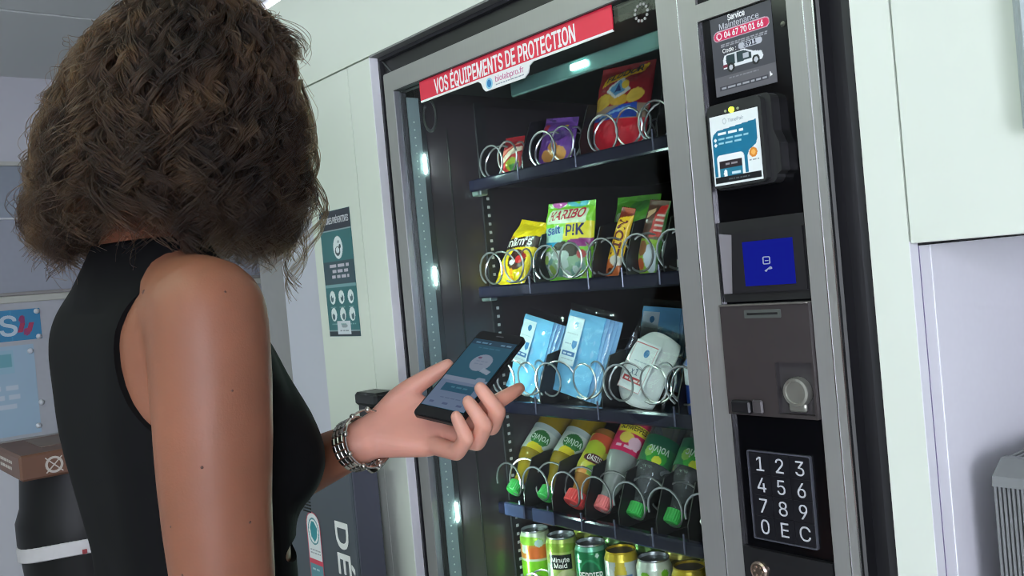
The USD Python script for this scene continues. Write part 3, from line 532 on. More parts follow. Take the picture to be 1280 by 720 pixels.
def make_bag(name, label, cat_, w, h, t, shapes, base, back, at, tilt, yaw=0., roll=0., lets=(), group=None, taper=0., seed=0, crumple=.006, part='pack', **kw):
    th = thing(name, label, cat_, at, group or 'snack packs on the two upper shelves'); roll = math.radians(roll)
    m, c, fn = bag(w, h, t, shapes, base, back, taper=taper, seed=seed, crumple=crumple, **kw)
    pk = obj(th, part, lean(m, tilt, yaw, at, roll), FOIL, True, c)
    for (tt, hh, ww, u0, v0, ink, bold, rd) in lets:
        tm = text(tt, hh, ww, bold, .0003) if isinstance(tt, str) else ext(tt, .0003)
        obj(th, 'lettering' if isinstance(tt, str) else 'emblem', lean(on_bag(tm, u0, v0, w, h, fn, taper, rd), tilt, yaw, at, roll), ink, False)
    return th
Z = [z - .005 for z in ZS]
# ---- top shelf
sh = [(sbox(0, .045, .04, .075), (150, 24, 36)), (Polygon([(0, .012), (.0, .03), (.026, .052), (.04, .056), (.04, .048), (.02, .036)]), (232, 214, 190)), (Polygon([(0, .034), (.03, .058), (.04, .062), (.04, .066), (.02, .056), (0, .044)]), (214, 130, 110)), (ell(.027, .022, .011, .013, -20), (150, 170, 40)), (ell(.03, .016, .008, .007), (60, 130, 50)), (sbox(0, 0, .04, .007), (180, 40, 50))]
make_bag('snack_bag', 'small dark red and green nut sachet at the left end of the top shelf', 'snack', .05, .076, .018, [(affinity.scale(g, 1.25, 1.0, origin=(0, 0)), c) for g, c in sh], (196, 60, 62), (150, 24, 36), (-1.242, .170, Z[0]), 14, 4, 4, seed=1)
sh = [(sbox(0, 0, .09, .083), (110, 64, 150)), (ell(.03, .018, .016, .011, 10), (204, 142, 70)), (ell(.058, .024, .017, .012, 8), (214, 152, 76)), (ell(.044, .034, .012, .008), (190, 124, 60)), (ell(.05, .053, .02, .009, 12), (70, 40, 110)), (ell(.066, .07, .004, .003), (206, 170, 50)), (ell(.014, .068, .007, .007), (180, 40, 60)), (ell(.075, .062, .012, .01), (92, 52, 130))]
make_bag('snack_bag', 'purple biscuit pack second from the left on the top shelf', 'snack', .084, .088, .022, sh, (112, 66, 152), (92, 56, 128), (-1.128, .172, Z[0]), 13, 0, 9, seed=2)
sh = [(sbox(0, .0, .116, .058), (196, 26, 44)), (sbox(0, .052, .116, .074), (150, 130, 110)), (Polygon([(.0, .056), (.03, .062), (.07, .074), (.10, .076), (.10, .054), (0, .052)]), (34, 74, 168)), (Polygon([(.02, .06), (.09, .072), (.09, .068), (.02, .056)]), (120, 170, 214)),
      (ell(.022, .083, .024, .013, 10), (214, 178, 60)), (ell(.06, .084, .022, .010, -6), (204, 160, 50)), (ell(.093, .088, .016, .011, 20), (220, 186, 70)), (Polygon([(.030, .100), (.056, .085), (.084, .098), (.062, .122)]), (206, 208, 200)), (Polygon([(.038, .101), (.056, .0895), (.073, .098), (.06, .117)]), (90, 150, 190)), (Polygon([(.050, .096), (.057, .112), (.064, .098)]), (36, 56, 110)), (ell(.072, .107, .008, .007), (226, 190, 60)), (Polygon([(.016, .108), (.100, .128), (.104, .142), (.022, .128)]), (240, 190, 40))]
flo = make_bag('crisp_packet', 'red crisp packet with a yellow name strip on the right of the top shelf', 'crisps', .116, .146, .03, sh, (150, 18, 34), (140, 18, 34), (-.982, .173, Z[0]), 14, 0, 5,
         [('FLODOR', .0125, .07, .026, .1155, INK('black', (24, 20, 24)), True, .21)], seed=3)
make_bag('crisp_packet', 'dark red packet partly behind the red crisp packet on the top shelf', 'crisps', .10, .142, .03, [(sbox(0, 0, .1, .03), (130, 20, 36))], (122, 22, 34), (110, 18, 30), (-.902, .27, Z[0]), 10, 0, 2, seed=4)
# ---- second shelf
def candies(n, x0, x1, z0, z1, r, seed, cols):
    q = random.Random(seed); return [(ell(q.uniform(x0, x1), q.uniform(z0, z1), r, r * .85), q.choice(cols)) for _ in range(n)]
sh = [(sbox(0, 0, .1, .128), (246, 214, 20)), (Polygon([(0, .062), (.085, .082), (.085, .104), (0, .084)]), (52, 28, 22)), (ell(.052, .05, .022, .020), (70, 36, 26))] + candies(10, .012, .06, .012, .03, .0065, 4, [(230, 190, 30), (60, 160, 60), (236, 150, 30), (250, 226, 70), (240, 200, 30)]) + [(ell(.058, .052, .009, .008), (206, 40, 36)), (ell(.044, .044, .007, .006), (214, 214, 210)), (ell(.066, .06, .007, .006), (190, 34, 36)), (sbox(.0, .09, .02, .0925), (200, 120, 40))]
make_bag('sweet_bag', 'yellow sweet bag with a dark band leaning at the left end of the second shelf', 'sweets', .084, .132, .03, sh, (246, 214, 20), (240, 205, 20), (-1.280, .174, Z[1]), 26, 0, 12,
         [("m&m's", .016, .068, .008, .069, INK('white', (238, 234, 228)), True, .22)], seed=5)
make_bag('sweet_bag', 'plain yellow sweet bag behind the front yellow bag', 'sweets', .075, .128, .026, [(sbox(0, .1, .08, .13), (214, 180, 20))], (236, 204, 20), (240, 205, 20), (-1.205, .25, Z[1]), 18, 0, 6, seed=6)
sh = [(sbox(0, 0, .13, .142), (138, 214, 60)), (sbox(0, .128, .13, .142), (120, 200, 70)), (ell(.03, .136, .02, .008), (196, 90, 170)), (ell(.08, .136, .03, .008), (90, 190, 200)), (sbox(.0, .058, .072, .066), (40, 150, 196)), (Polygon([(.066, .056), (.12, .060), (.12, .075), (.075, .073)]), (150, 60, 130)), (Polygon([(.058, .069), (.12, .074), (.12, .102), (.066, .098)]), (240, 226, 60)), (sbox(.008, .066, .06, .092), (176, 224, 210)), (rrect(.012, .098, .108, .124, .006), (222, 242, 206)),
      (Polygon([(.008, .008), (.11, .01), (.112, .052), (.07, .062), (.01, .05)]), (150, 180, 150)), (ell(.07, .055, .03, .012, -8), (70, 66, 56))] + candies(22, .012, .108, .012, .048, .009, 9, [(206, 214, 216), (190, 206, 200), (120, 160, 150), (200, 90, 90), (236, 236, 236), (96, 130, 120), (160, 190, 90)]) + [(sbox(0, 0, .13, .009), (130, 200, 60))]
hb = make_bag('sweet_bag', 'large lime green sweet bag with red lettering on the second shelf', 'sweets', .118, .138, .034, sh, (140, 216, 62), (120, 200, 60), (-1.124, .176, Z[1]), 9, 0, 3,
         [('HARIBO', .0165, .083, .020, .104, INK('red', (196, 40, 60)), True, .06), ('Salt', .0125, .036, .018, .079, INK('blue', (50, 90, 160)), True, .1), ('P!K', .0185, .038, .068, .077, INK('navy', (36, 36, 96)), True, .05)], seed=7, crumple=.007)
make_bag('sweet_bag', 'green sweet bag half hidden behind the large lime green bag', 'sweets', .1, .14, .03, [(ell(.06, .12, .02, .012), (70, 150, 60)), (ell(.03, .1, .02, .01), (180, 200, 160))], (96, 180, 50), (90, 170, 50), (-1.055, .262, Z[1]), 12, 0, 3, seed=8)
def make_bar(label, w, h, t, shapes, base, at, tilt, roll, lets, seed): return make_bag('chocolate_bar', label, 'chocolate bar', w, h, t, shapes, base, base, at, tilt, 0, roll, lets, seed=seed, crumple=.002, part='wrapper')
sh = [(sbox(0, 0, .036, .135), (120, 40, 24)), (ell(.018, .018, .016, .02), (190, 96, 40)), (ell(.02, .12, .015, .012), (170, 80, 50)), (Polygon([(.004, .03), (.032, .034), (.032, .106), (.004, .098)]), (244, 196, 40)), (ell(.022, .03, .012, .008), (226, 220, 206)), (ell(.012, .012, .006, .005), (110, 50, 26))]
make_bar('slim brown chocolate bar with a yellow name panel on the second shelf', .031, .118, .016, sh, (128, 50, 28), (-1.013, .168, Z[1]), 15, 13, [('LION', .0165, .058, .0255, .038, INK('brownred', (110, 24, 24)), True, math.pi / 2)], 9)
sh = [(sbox(0, .06, .046, .12), (84, 54, 40)), (Polygon([(.02, .06), (.046, .062), (.046, .115), (.026, .11)]), (196, 46, 44)), (Polygon([(.008, .088), (.022, .10), (.018, .106), (.006, .1)]), (206, 170, 130)), (sbox(0, 0, .046, .056), (150, 190, 60)), (ell(.03, .028, .012, .022, 10), (206, 216, 226)), (ell(.012, .042, .009, .012), (150, 100, 60)), (ell(.012, .018, .007, .009), (190, 90, 50)), (sbox(.04, 0, .046, .12), (70, 120, 60)), (bars(.027, .04, (.07, .078, .086, .094), .0035), (226, 200, 190))]
make_bar('brown red and green cereal bar to the right of the slim brown bar', .043, .12, .017, sh, (96, 70, 46), (-.94, .168, Z[1]), 14, 10, [], 10)
make_bar('chocolate bar at the right end of the second shelf, partly behind the door frame', .04, .12, .017, [(sbox(0, .05, .04, .1), (60, 40, 36)), (sbox(0, .0, .04, .02), (190, 190, 190))], (40, 44, 70), (-.86, .168, Z[1]), 14, 4, [], 11)
# ---- third shelf: masks in clear bags
CLR = clear('clear_bag', (.97, .98, .99), .1, .02, .35)
MASKB = M('mask_blue', (118, 190, 234), .7, var=.03, bump=.2, scale=260); MASKW = M('mask_white', (226, 230, 228), .7, var=.02, bump=.2, scale=260)
def pack_of_masks(label, at, tilt, roll, w, h, faded=False):
    th = thing('mask_pack', label, 'mask pack', at, 'mask packs on the third shelf'); R_ = lambda m: lean(m, tilt, 0, at, math.radians(roll))
    for k in range(5):             # a stack of pleated masks fanned to the right
        dx = k * .0062; pts = []
        nz, nx = 30, 10; X, V = np.meshgrid(np.linspace(-w * .42, w * .36, nx), np.linspace(.012, h - .014, nz))
        ple = .0011 * np.sign(np.sin(X / w * 24)) if k else .0006 * np.sin(V * 300)
        D = k * .0026 + ple + .002 * np.sin(V * 30 + k)
        P = np.c_[(X + dx).ravel(), D.ravel() - .006, V.ravel()]; Q = P + [0, .002, 0]; F = grid(nx, nz); n = len(P)
        i = np.arange(n).reshape(nz, nx); ring = np.concatenate([i[0, :-1], i[:-1, -1], i[-1, :0:-1], i[:0:-1, 0]]); r2 = np.roll(ring, -1)
        obj(th, 'mask', R_(trimesh.Trimesh(np.vstack([P, Q]), np.vstack([F, F[:, ::-1] + n, np.c_[ring, ring + n, r2 + n], np.c_[ring, r2 + n, r2]]), process=False)), MASKB if k == 0 else M('mask_pale', (150, 200, 240), .7, var=.03, bump=.2, scale=260), 40)
    m, c = sheet(w * .34, h * .5, [(ell(w * .2, h * .42, .0055, .006), (38, 120, 170)), (Polygon([(w * .2, h * .26), (w * .30, h * .26), (w * .30, h * .2), (w * .25, h * .165), (w * .2, h * .2)]), (70, 140, 200)), (words(w * .05, w * .18, h * .21, .002, 2), (160, 180, 200)), (sbox(w * .04, h * .09, w * .31, h * .14), (60, 110, 170)), (words(w * .06, w * .29, h * .105, .003, 3), (210, 225, 240)), (words(w * .05, w * .3, h * .32, .0016, 4), (180, 196, 206)), (words(w * .05, w * .3, h * .05, .0016, 5), (180, 196, 206))], (216, 232, 240), .001)
    obj(th, 'insert_card', R_(front(m, -w * .39, h * .36, -.0085)), PRINT, False, c)
    bm, bc, fn = bag(w, h, .026, [], (255, 255, 255), (255, 255, 255), res=.004, seed=int(abs(at[0]) * 100), crumple=.006)
    obj(th, 'clear_bag', R_(mv(bm, (0, -.001, 0))), CLR, 40); return th
pack_of_masks('blue mask pack in a clear bag at the left end of the third shelf', (-1.27, .172, Z[2] + .003), 17, 13, .108, .165)
pack_of_masks('blue mask pack in a clear bag in the middle of the third shelf', (-1.14, .172, Z[2] + .003), 17, 11, .118, .168)
pack_of_masks('blue mask pack half hidden behind the middle mask pack', (-1.04, .275, Z[2] + .003), 14, 5, .11, .165)
th = thing('mask_pack', 'white moulded mask in a clear bag with a red label on the third shelf', 'mask pack', (-.994, .172, Z[2]), 'mask packs on the third shelf')
at = (-.994, .172, Z[2]); R_ = lambda m: lean(m, 26, 0, at, math.radians(16))
g = ell(0, .058, .05, .05); nu = 26; U, V = np.meshgrid(np.linspace(-1, 1, nu), np.linspace(-1, 1, nu)); q = np.sqrt(np.clip(1 - np.maximum(U ** 2, 0) * .5, 0, 1)); q2 = np.sqrt(1 - V ** 2 * .5)
X, Y = U * (1 - .25 * V ** 4) * .05, V * (1 - .12 * U ** 2) * .062; rr = np.clip(1 - (U ** 2 + V ** 2) / 2, 0, 1); P = np.c_[X.ravel(), -.016 * rr.ravel() ** .7, .066 + Y.ravel()]; F = grid(nu, nu); n = len(P)
i = np.arange(n).reshape(nu, nu); ring = np.concatenate([i[0, :-1], i[:-1, -1], i[-1, :0:-1], i[:0:-1, 0]]); r2 = np.roll(ring, -1)
obj(th, 'mask', R_(trimesh.Trimesh(np.vstack([P, P + [0, .002, 0]]), np.vstack([F, F[:, ::-1] + n, np.c_[ring, ring + n, r2 + n], np.c_[ring, r2 + n, r2]]), process=False)), MASKW, 50)
m, c = sheet(.056, .082, [(ell(.032, .064, .006, .0065), (40, 120, 180)), (sbox(.004, .013, .048, .022), (186, 30, 44)), (words(.008, .045, .016, .003, 4), (236, 220, 220)), (words(.012, .045, .048, .0014, 5), (170, 186, 196)), (sbox(0, 0, .052, .0012), (190, 80, 90)), (sbox(0, .0768, .052, .078), (190, 80, 90)), (sbox(.0508, 0, .052, .078), (190, 80, 90)), (sbox(0, 0, .0012, .078), (190, 80, 90))], (228, 234, 234), .0008)
obj(th, 'insert_card', R_(front(m, -.034, .024, -.0195)), PRINT, False, c); obj(th, 'lettering', R_(front(text('x1', .011, None), -.018, .05, -.0202)), INK('slate', (90, 110, 130)), False)
bm, bc, fn = bag(.132, .138, .036, [], (255, 255, 255), (255, 255, 255), res=.004, seed=12, crumple=.004)
obj(th, 'clear_bag', R_(mv(bm, (0, -.004, .0))), CLR, 40)
th = thing('gel_bottle', 'small white and blue gel bottle at the right end of the third shelf', 'bottle', (-.856, .175, Z[2]))
obj(th, 'body', mv(lathe([(0, 0), (.02, .0), (.022, .004), (.022, .075), (.012, .09), (.012, .094), (0, .094)], 24), (-.856, .175, Z[2])), M('gel_blue', (40, 70, 150), .25), 40)
obj(th, 'label', mv(lathe([(.0222, .045), (.0226, .046), (.0226, .072), (.0222, .073)], 24), (-.856, .175, Z[2])), M('gel_label', (226, 232, 238), .4), 40)
obj(th, 'cap', mv(lathe([(.0, .094), (.013, .094), (.013, .112), (.0, .113)], 20), (-.856, .175, Z[2])), BLACKP, 40)

# ---- fourth shelf: bottles lying head down towards the glass
def wrap(tm, r, z0, ang): v = tm.vertices; a = ang + v[:, 0] / r; rr_ = r + v[:, 2]; q = tm.copy(); q.vertices = np.c_[rr_ * np.cos(a), rr_ * np.sin(a), z0 + v[:, 1]]; return q
def label_mesh(r, z0, z1, shapes, base, ang0, ang1, res=.0012, ends=None):
    n, k = int((ang1 - ang0) * r / res) + 2, int((z1 - z0) / res) + 2; A, Zz = np.meshgrid(np.linspace(ang0, ang1, n), np.linspace(z0, z1, k))
    rr_ = r if ends is None else np.interp(Zz, ends[0], ends[1]); P = np.c_[(rr_ * np.cos(A)).ravel(), (rr_ * np.sin(A)).ravel(), Zz.ravel()]
    mid = (ang0 + ang1) / 2; return trimesh.Trimesh(P, grid(n, k), process=False), paint((A - mid) * r, Zz - z0, shapes, base)
def plastic(name, col, tw=.75, rough=.08):
    return M(name, col, rough, var=.02, transmission_weight=tw, ior=1.33)
def bottle(label, x, prof, mat, capc, lab, lets, tilt=48., y=.165, z=1.0246, capr=.0145, caph=.02, group=None, face=-52):
    """prof starts above the cap (cap at local z 0); the cap end lies low against the front of its tray."""
    at = np.array([x, y, z]); th = thing('drink_bottle', label, 'bottle', at, group or 'drink bottles on the tilted shelf'); Rm = rx(-math.radians(tilt)); T = lambda m: mv(rot(m, Rm), at); f0 = math.radians(face)
    a = np.arange(48) * 2 * np.pi / 48; cap = lathe([(0, -.001), (capr * .86, -.001), (capr, .001), (capr, caph), (capr * .8, caph)], 48)
    w = cap.vertices; rr_ = np.hypot(w[:, 0], w[:, 1]); k = np.where(rr_ > capr * .95, 1 + .025 * np.sign(np.sin(np.arctan2(w[:, 1], w[:, 0]) * 24 + .1)), 1); w[:, :2] *= k[:, None]
    obj(th, 'body', T(lathe(prof, 36)), mat, 40); obj(th, 'cap', T(cap), capc, 30)
    for (z0, z1, base, shapes, ends) in lab:
        m, c = label_mesh(None if ends else max(p[0] for p in prof) + .0006, z0, z1, shapes, base, f0 - 1.9, f0 + 1.9, ends=None) if not ends else label_mesh(ends[1][0], z0, z1, shapes, base, f0 - 1.9, f0 + 1.9, ends=ends)
        obj(th, 'label', T(m), PRINT, True, c)
    for (tt, hh, ww, z0, ink, flip, off) in lets:
        tm = text(tt, hh, ww, True, .0003, 'c'); r_ = max(p[0] for p in prof) + .0012
        if flip: tm.vertices = tm.vertices * [-1, -1, 1] + [0, hh, 0]
        obj(th, 'lettering', T(wrap(mv(tm, (off, 0, 0)), r_, z0, f0)), ink, False)
    return th
JUICE = plastic('juice_amber', (176, 148, 30), .35); CLEARP = plastic('bottle_clear', (214, 226, 226), .9, .05); PEACH = plastic('peach_drink', (214, 150, 70), .5); CLOUDY = plastic('cloudy_drink', (200, 206, 200), .55, .15)
GCAP = M('cap_green', (56, 176, 76), .35); RCAP = M('cap_red', (226, 70, 70), .35); PCAP = M('cap_pink', (238, 120, 120), .35)
pv = [(.011, .018), (.0115, .03), (.016, .045), (.026, .066), (.029, .08), (.0285, .13), (.0295, .15), (.0295, .182), (.026, .19), (0, .19)]
ends = ((.05, .09, .15), (.0195, .0297, .0297))
lab_j = [(.082, .138, (196, 206, 196), [(ell(0, .026, .02, .016), (40, 110, 50)), (ell(-.002, .004, .016, .012), (226, 206, 40)), (ell(.004, -.002, .02, .012), (220, 196, 40)), (sbox(-.06, .045, .06, .056), (176, 190, 186)), (Polygon([(-.016, .015), (.014, .012), (0, .035)]), (60, 130, 60))], None)]
V_ = [('volvic', .013, .036, .1, INK('leafwhite', (206, 226, 206)), True, 0)]
j0 = bottle('amber juice bottle with a green cap at the left end of the bottle shelf', -1.309, pv, JUICE, GCAP, lab_j, V_[:1], 47)
j1 = bottle('amber juice bottle with a green cap second from the left on the bottle shelf', -1.2216, pv, JUICE, GCAP, lab_j, V_[:1], 48)
po_ = [(.014, .018), (.015, .03), (.022, .048), (.026, .07), (.025, .10), (.0275, .12), (.0275, .135), (.024, .142), (0, .142)]
bottle('round peach drink bottle with a red cap, third from the left on the bottle shelf', -1.146, po_, PEACH, RCAP, [(.05, .128, (196, 190, 60), [(ell(.004, .066, .03, .017), (206, 84, 50)), (ell(-.01, .05, .02, .014), (176, 190, 50)), (ell(0, .03, .018, .0085), (86, 24, 44)), (ell(.01, .01, .016, .01), (110, 160, 50)), (ell(-.012, .004, .01, .008), (220, 140, 50))], ((.045, .07, .1, .128), (.0225, .0275, .0272, .0287)))],
       [('OASIS', .0095, .026, .0755, INK('white', (238, 234, 228)), False, 0)], 46, capr=.019)
ps_ = [(.012, .018), (.012, .03), (.018, .05), (.0275, .085), (.0285, .105), (.0285, .175), (.027, .185), (.02, .189), (0, .189)]
bottle('cloudy drink bottle with pink label and pink cap on the bottle shelf', -1.078, ps_, CLOUDY, PCAP, [(.098, .176, (216, 40, 92), [(sbox(-.032, .036, .032, .052), (236, 220, 60)), (ell(-.014, .06, .011, .009), (240, 190, 190)), (ell(-.006, .026, .013, .010), (236, 214, 90)), (ell(.012, .02, .012, .011), (240, 196, 206)), (words(-.02, .02, .008, .004, 3), (240, 200, 210)), (words(-.022, .018, .066, .004, 4), (240, 190, 205)), (sbox(.045, 0, .06, .08), (206, 200, 206))], None)],
       [('SCHWEPPES', .0095, .05, .139, INK('brown', (60, 50, 20)), False, 0)], 41)
lab_v = [(.085, .132, (40, 120, 70), [(ell(0, .01, .018, .014), (60, 170, 60)), (ell(.002, .004, .008, .008), (220, 226, 60)), (sbox(-.06, .030, .06, .047), (24, 100, 70)), (ell(-.016, .018, .008, .01), (150, 200, 90))], None)]
v0 = bottle('clear water bottle with a green label and green cap, second from the right', -1.004, pv, CLEARP, GCAP, lab_v, V_, 40)
v1 = bottle('clear water bottle with a green label and green cap, furthest right', -.928, pv, CLEARP, GCAP, lab_v, V_, 40)
bottle('amber juice bottle lying behind the left pair on the bottle shelf', -1.215, pv, JUICE, GCAP, [], [], 62, y=.33, z=1.05)
bottle('amber juice bottle lying behind the second juice bottle', -1.13, pv, JUICE, GCAP, [], [], 62, y=.33, z=1.05)
lab_r = [(.09, .15, (150, 40, 60), [(sbox(-.03, .01, .03, .03), (90, 140, 200)), (ell(0, .045, .02, .01), (206, 206, 220))], None)]
bottle('clear bottle with a red and blue label behind the furthest right water bottle', -.87, pv, CLEARP, RCAP, lab_r, [], 58, y=.30, z=1.06)
bottle('clear bottle behind the second water bottle from the right', -.945, pv, CLEARP, GCAP, lab_v, [], 58, y=.30, z=1.06)
# ---- fifth shelf: cans
CANM = MP('printed_can', .25, metallic=.45); CANT = M('can_rim', (190, 194, 196), .25, metal=.9); 
def can(label, x, y, base, shapes, lets=(), rimm=None, group=None, ztop=.955, r=.0285, top=None, h=.115):
    x *= 1.029; z0 = ztop - h; at = np.array([x, y, z0]); th = thing('drink_can', label, 'can', at, group or 'cans on the lowest shelf in view'); f0 = math.radians(-52)
    pr = ([0, .004, .012, h - .014, h - .003], [r * .8, r * .93, r, r, r * .87])
    m, c = label_mesh(r, 0.0, h - .003, shapes, base, f0 - math.pi, f0 + math.pi, ends=pr, res=.0014); obj(th, 'body', mv(m, at), CANM, True, c)
    obj(th, 'rim', mv(lathe([(r * .87, h - .003), (r * .90, h - .001), (r * .89, h), (r * .84, h), (r * .82, h - .005), (0, h - .005)], 32), at), rimm or CANT, 50)
    if top: obj(th, 'lid', mv(lathe([(0, h - .0048), (r * .8, h - .0048), (r * .78, h - .0035), (0, h - .0035)], 32), at), top, 40)
    else: obj(th, 'ring_pull', mv(ext(unary_union([ell(.0, .0, .005, .008).difference(ell(0, .002, .0028, .0035))]), .0012), at + [0, 0, h - .0048]), CANT, False)
    for (tt, hh, ww, z1, ink) in lets: obj(th, 'lettering', mv(wrap(text(tt, hh, ww, True, .0003, 'c'), r + .0003, z1, f0), at), ink, False)
    return th
BLK = INK('black', (24, 20, 24)); WH = INK('white', (238, 234, 228))
YR = M('rim_yellow', (206, 176, 40), .3, metal=.6); GT = M('lid_grey', (120, 112, 116), .35, metal=.5)
can('orange and green can at the left end of the can row', -1.25, .19, (206, 214, 190), [(sbox(-.1, .0, .1, .062), (130, 200, 40)), (sbox(-.1, .066, .1, .09), (214, 130, 60)), (rrect(-.008, .066, .024, .086, .004), (226, 110, 50)), (rrect(-.026, .076, -.012, .098, .003), (214, 220, 206)), (ell(-.01, .098, .03, .008), (150, 200, 60)), (ell(.012, .094, .008, .007), (190, 216, 220))])
can('pale green can with a black name panel, second from the left', -1.18, .19, (190, 206, 110), [(sbox(-.022, .06, .022, .086), (20, 26, 24)), (ell(.0, .098, .04, .008), (150, 180, 60)), (ell(-.026, .04, .012, .03), (206, 226, 190)), (ell(.01, .04, .02, .02), (220, 220, 160))], [('Minute', .008, .034, .0735, WH), ('Maid', .008, .024, .0635, WH)])
can('emerald green sparkling water can, third from the left', -1.107, .19, (20, 120, 70), [(ell(.0, .05, .024, .042), (40, 150, 96)), (ell(0, .05, .021, .038), (16, 104, 64)), (sbox(-.1, .104, .1, .112), (120, 190, 160)), (ell(.014, .098, .003, .004), (220, 240, 230)), (ell(-.018, .088, .004, .003), (200, 230, 220))], [('PERRIER', .012, .044, .058, WH)])
can('white and blue can with a yellow rim in the middle of the can row', -1.037, .19, (206, 212, 206), [(sbox(-.1, .1, .1, .115), (212, 186, 50)), (Polygon([(-.012, .075), (.012, .075), (.004, .115), (-.004, .115)]), (214, 190, 60)), (sbox(-.006, .0, .02, .08), (90, 140, 200)), (ell(-.02, .06, .012, .03), (226, 230, 224))], [], YR, top=GT)
can('white can with green leaves, second from the right', -.967, .19, (214, 224, 206), [(ell(-.014, .092, .008, .006), (130, 190, 50)), (ell(.006, .084, .01, .008), (150, 206, 40)), (ell(.02, .094, .007, .007), (120, 190, 40)), (ell(-.022, .074, .008, .006), (180, 214, 90)), (sbox(.0, .0, .012, .07), (170, 220, 60)), (ell(-.008, .066, .01, .008), (190, 160, 110))])
can('yellow can with a yellow rim at the right end of the can row', -.895, .19, (224, 206, 60), [(ell(-.02, .07, .01, .02), (90, 160, 60)), (ell(.012, .074, .012, .014), (236, 226, 150)), (sbox(-.1, .1, .1, .115), (206, 180, 40))], [], YR, top=GT)
for k, (x, b, rim) in enumerate([(-1.18, (160, 170, 70), None), (-1.107, (110, 150, 90), None), (-1.037, (90, 130, 60), YR), (-.967, (200, 190, 90), YR), (-.895, (200, 190, 80), YR)]):
    can(['olive can behind the pale green can', 'grey green can behind the emerald can', 'dark green can behind the white and blue can', 'yellow rimmed can behind the leafy white can', 'yellow rimmed can behind the rightmost can'][k], x, .258, b, [(ell(0, .09, .02, .012), tuple(int(q * .7) for q in b)), (sbox(-.1, .1, .1, .106), tuple(min(255, int(q * 1.2)) for q in b))], [], rim, top=GT if rim else None)

# ================================================================== THE PERSON
SKIN = LK['skin'] = usdkit.material(stage, '/World/Looks/skin', {
    'tc': ('texture_coordinate', {}), 'n': ('noise_texture', {'scale': 14.0, 'detail': 4.0}), 'r': ('rgb_ramp', {'ramp': [(.3, (.9, .9, .9)), (.7, (1.08, 1.06, 1.06))]}), 'a': ('attribute', {'attribute': 'Col'}), 'mu': ('mix', {'mix_type': 'multiply', 'fac': 1.0}),
    'n2': ('noise_texture', {'scale': 420.0, 'detail': 2.0}), 'b': ('bump', {'strength': .12, 'distance': .001}),
    'p': ('principled_bsdf', {'roughness': .5, 'specular_ior_level': .35, 'subsurface_weight': .25, 'subsurface_radius': (1, .35, .2), 'subsurface_scale': .006})},
    [('tc.object', 'n.vector'), ('n.fac', 'r.fac'), ('a.color', 'mu.color1'), ('r.color', 'mu.color2'), ('mu.color', 'p.base_color'), ('tc.object', 'n2.vector'), ('n2.fac', 'b.height'), ('b.normal', 'p.normal')], surface='p.BSDF')
BALL = m3.Manifold.sphere(1.0, 40)
def sph(p, r): r = np.broadcast_to(r, 3); return BALL.scale([float(q) for q in r]).translate([float(q) for q in p])
def bone(*pr): return m3.Manifold.batch_hull([sph(p, r) for p, r in pr])
def chain(P, rr): return [bone((P[i], rr[i]), (P[i + 1], rr[i + 1])) for i in range(len(P) - 1)]
def union(L): return m3.Manifold.batch_boolean(L, m3.OpType.Add)
def smooth(m, edge, it): 
    t = to_tm(m.simplify(.0004).refine_to_length(edge)); trimesh.smoothing.filter_taubin(t, .5, -.52, iterations=it); return t
XC = -1.0
# shared torso skeleton: lists of (point, radius) hulls
def torso(g, dress=False):
    c = lambda dx, y, z: (XC + dx, y, z)
    L = [bone((c(-.075, -.545, .90), .10 + g), (c(.075, -.545, .90), .10 + g), (c(-.055, -.535, 1.08), .083 + g), (c(.055, -.535, 1.08), .083 + g)),
         bone((c(-.055, -.535, 1.08), .083 + g), (c(.055, -.535, 1.08), .083 + g), (c(-.052, -.53, 1.15), .080 + g), (c(.052, -.53, 1.15), .080 + g)),
         bone((c(-.052, -.53, 1.15), .080 + g), (c(.052, -.53, 1.15), .080 + g), (c(-.078, -.535, 1.30), .095 + g), (c(.066, -.535, 1.30), .09 + g)),
         bone((c(-.078, -.535, 1.30), .095 + g), (c(.066, -.535, 1.30), .09 + g), (c(-.10, -.55, 1.385), .078 + g), (c(.085, -.55, 1.385), .07 + g), (c(0, -.54, 1.43), .06 + g)),
         bone((c(-.10, -.55, 1.395), .068 + g), (c(.085, -.55, 1.395), .06 + g), (c(0, -.56, 1.445), .055 + g), (c(0, -.55, 1.475), .05 + g)),
         bone((c(-.055, -.50, 1.27), .085 + g), (c(-.07, -.465, 1.252), .055 + g)), bone((c(.055, -.50, 1.27), .085 + g), (c(.066, -.468, 1.247), .06 + g)),
         bone((c(.055, -.512, 1.355), .06 + g), (c(.066, -.47, 1.255), .055 + g)), bone((c(-.06, -.51, 1.355), .06 + g), (c(-.07, -.467, 1.255), .052 + g))]
    return L
SR, SL = np.array([-.836, -.552, 1.409]), np.array([-1.165, -.53, 1.412])
ER, WR_ = np.array([-.824, -.566, 1.10]), np.array([-.845, -.40, .93])
O_, U_, V_2, N_ = np.array([-.909, -.293, 1.271]), np.array([.965, .215, -.149]), np.array([-.095, .819, .566]), np.array([.243, -.532, .811])
ph = lambda u, v, n: O_ + u * U_ + v * V_2 + n * N_           # the phone's own frame: across, along, out of the screen
WL = ph(-.064, -.046, -.022); EL = np.array([-1.195, -.40, 1.155])
th_ = thing('person', 'woman with curly brown hair in a sleeveless black dress holding a phone', 'person', (XC, -.54, 0))
B = torso(0.0)
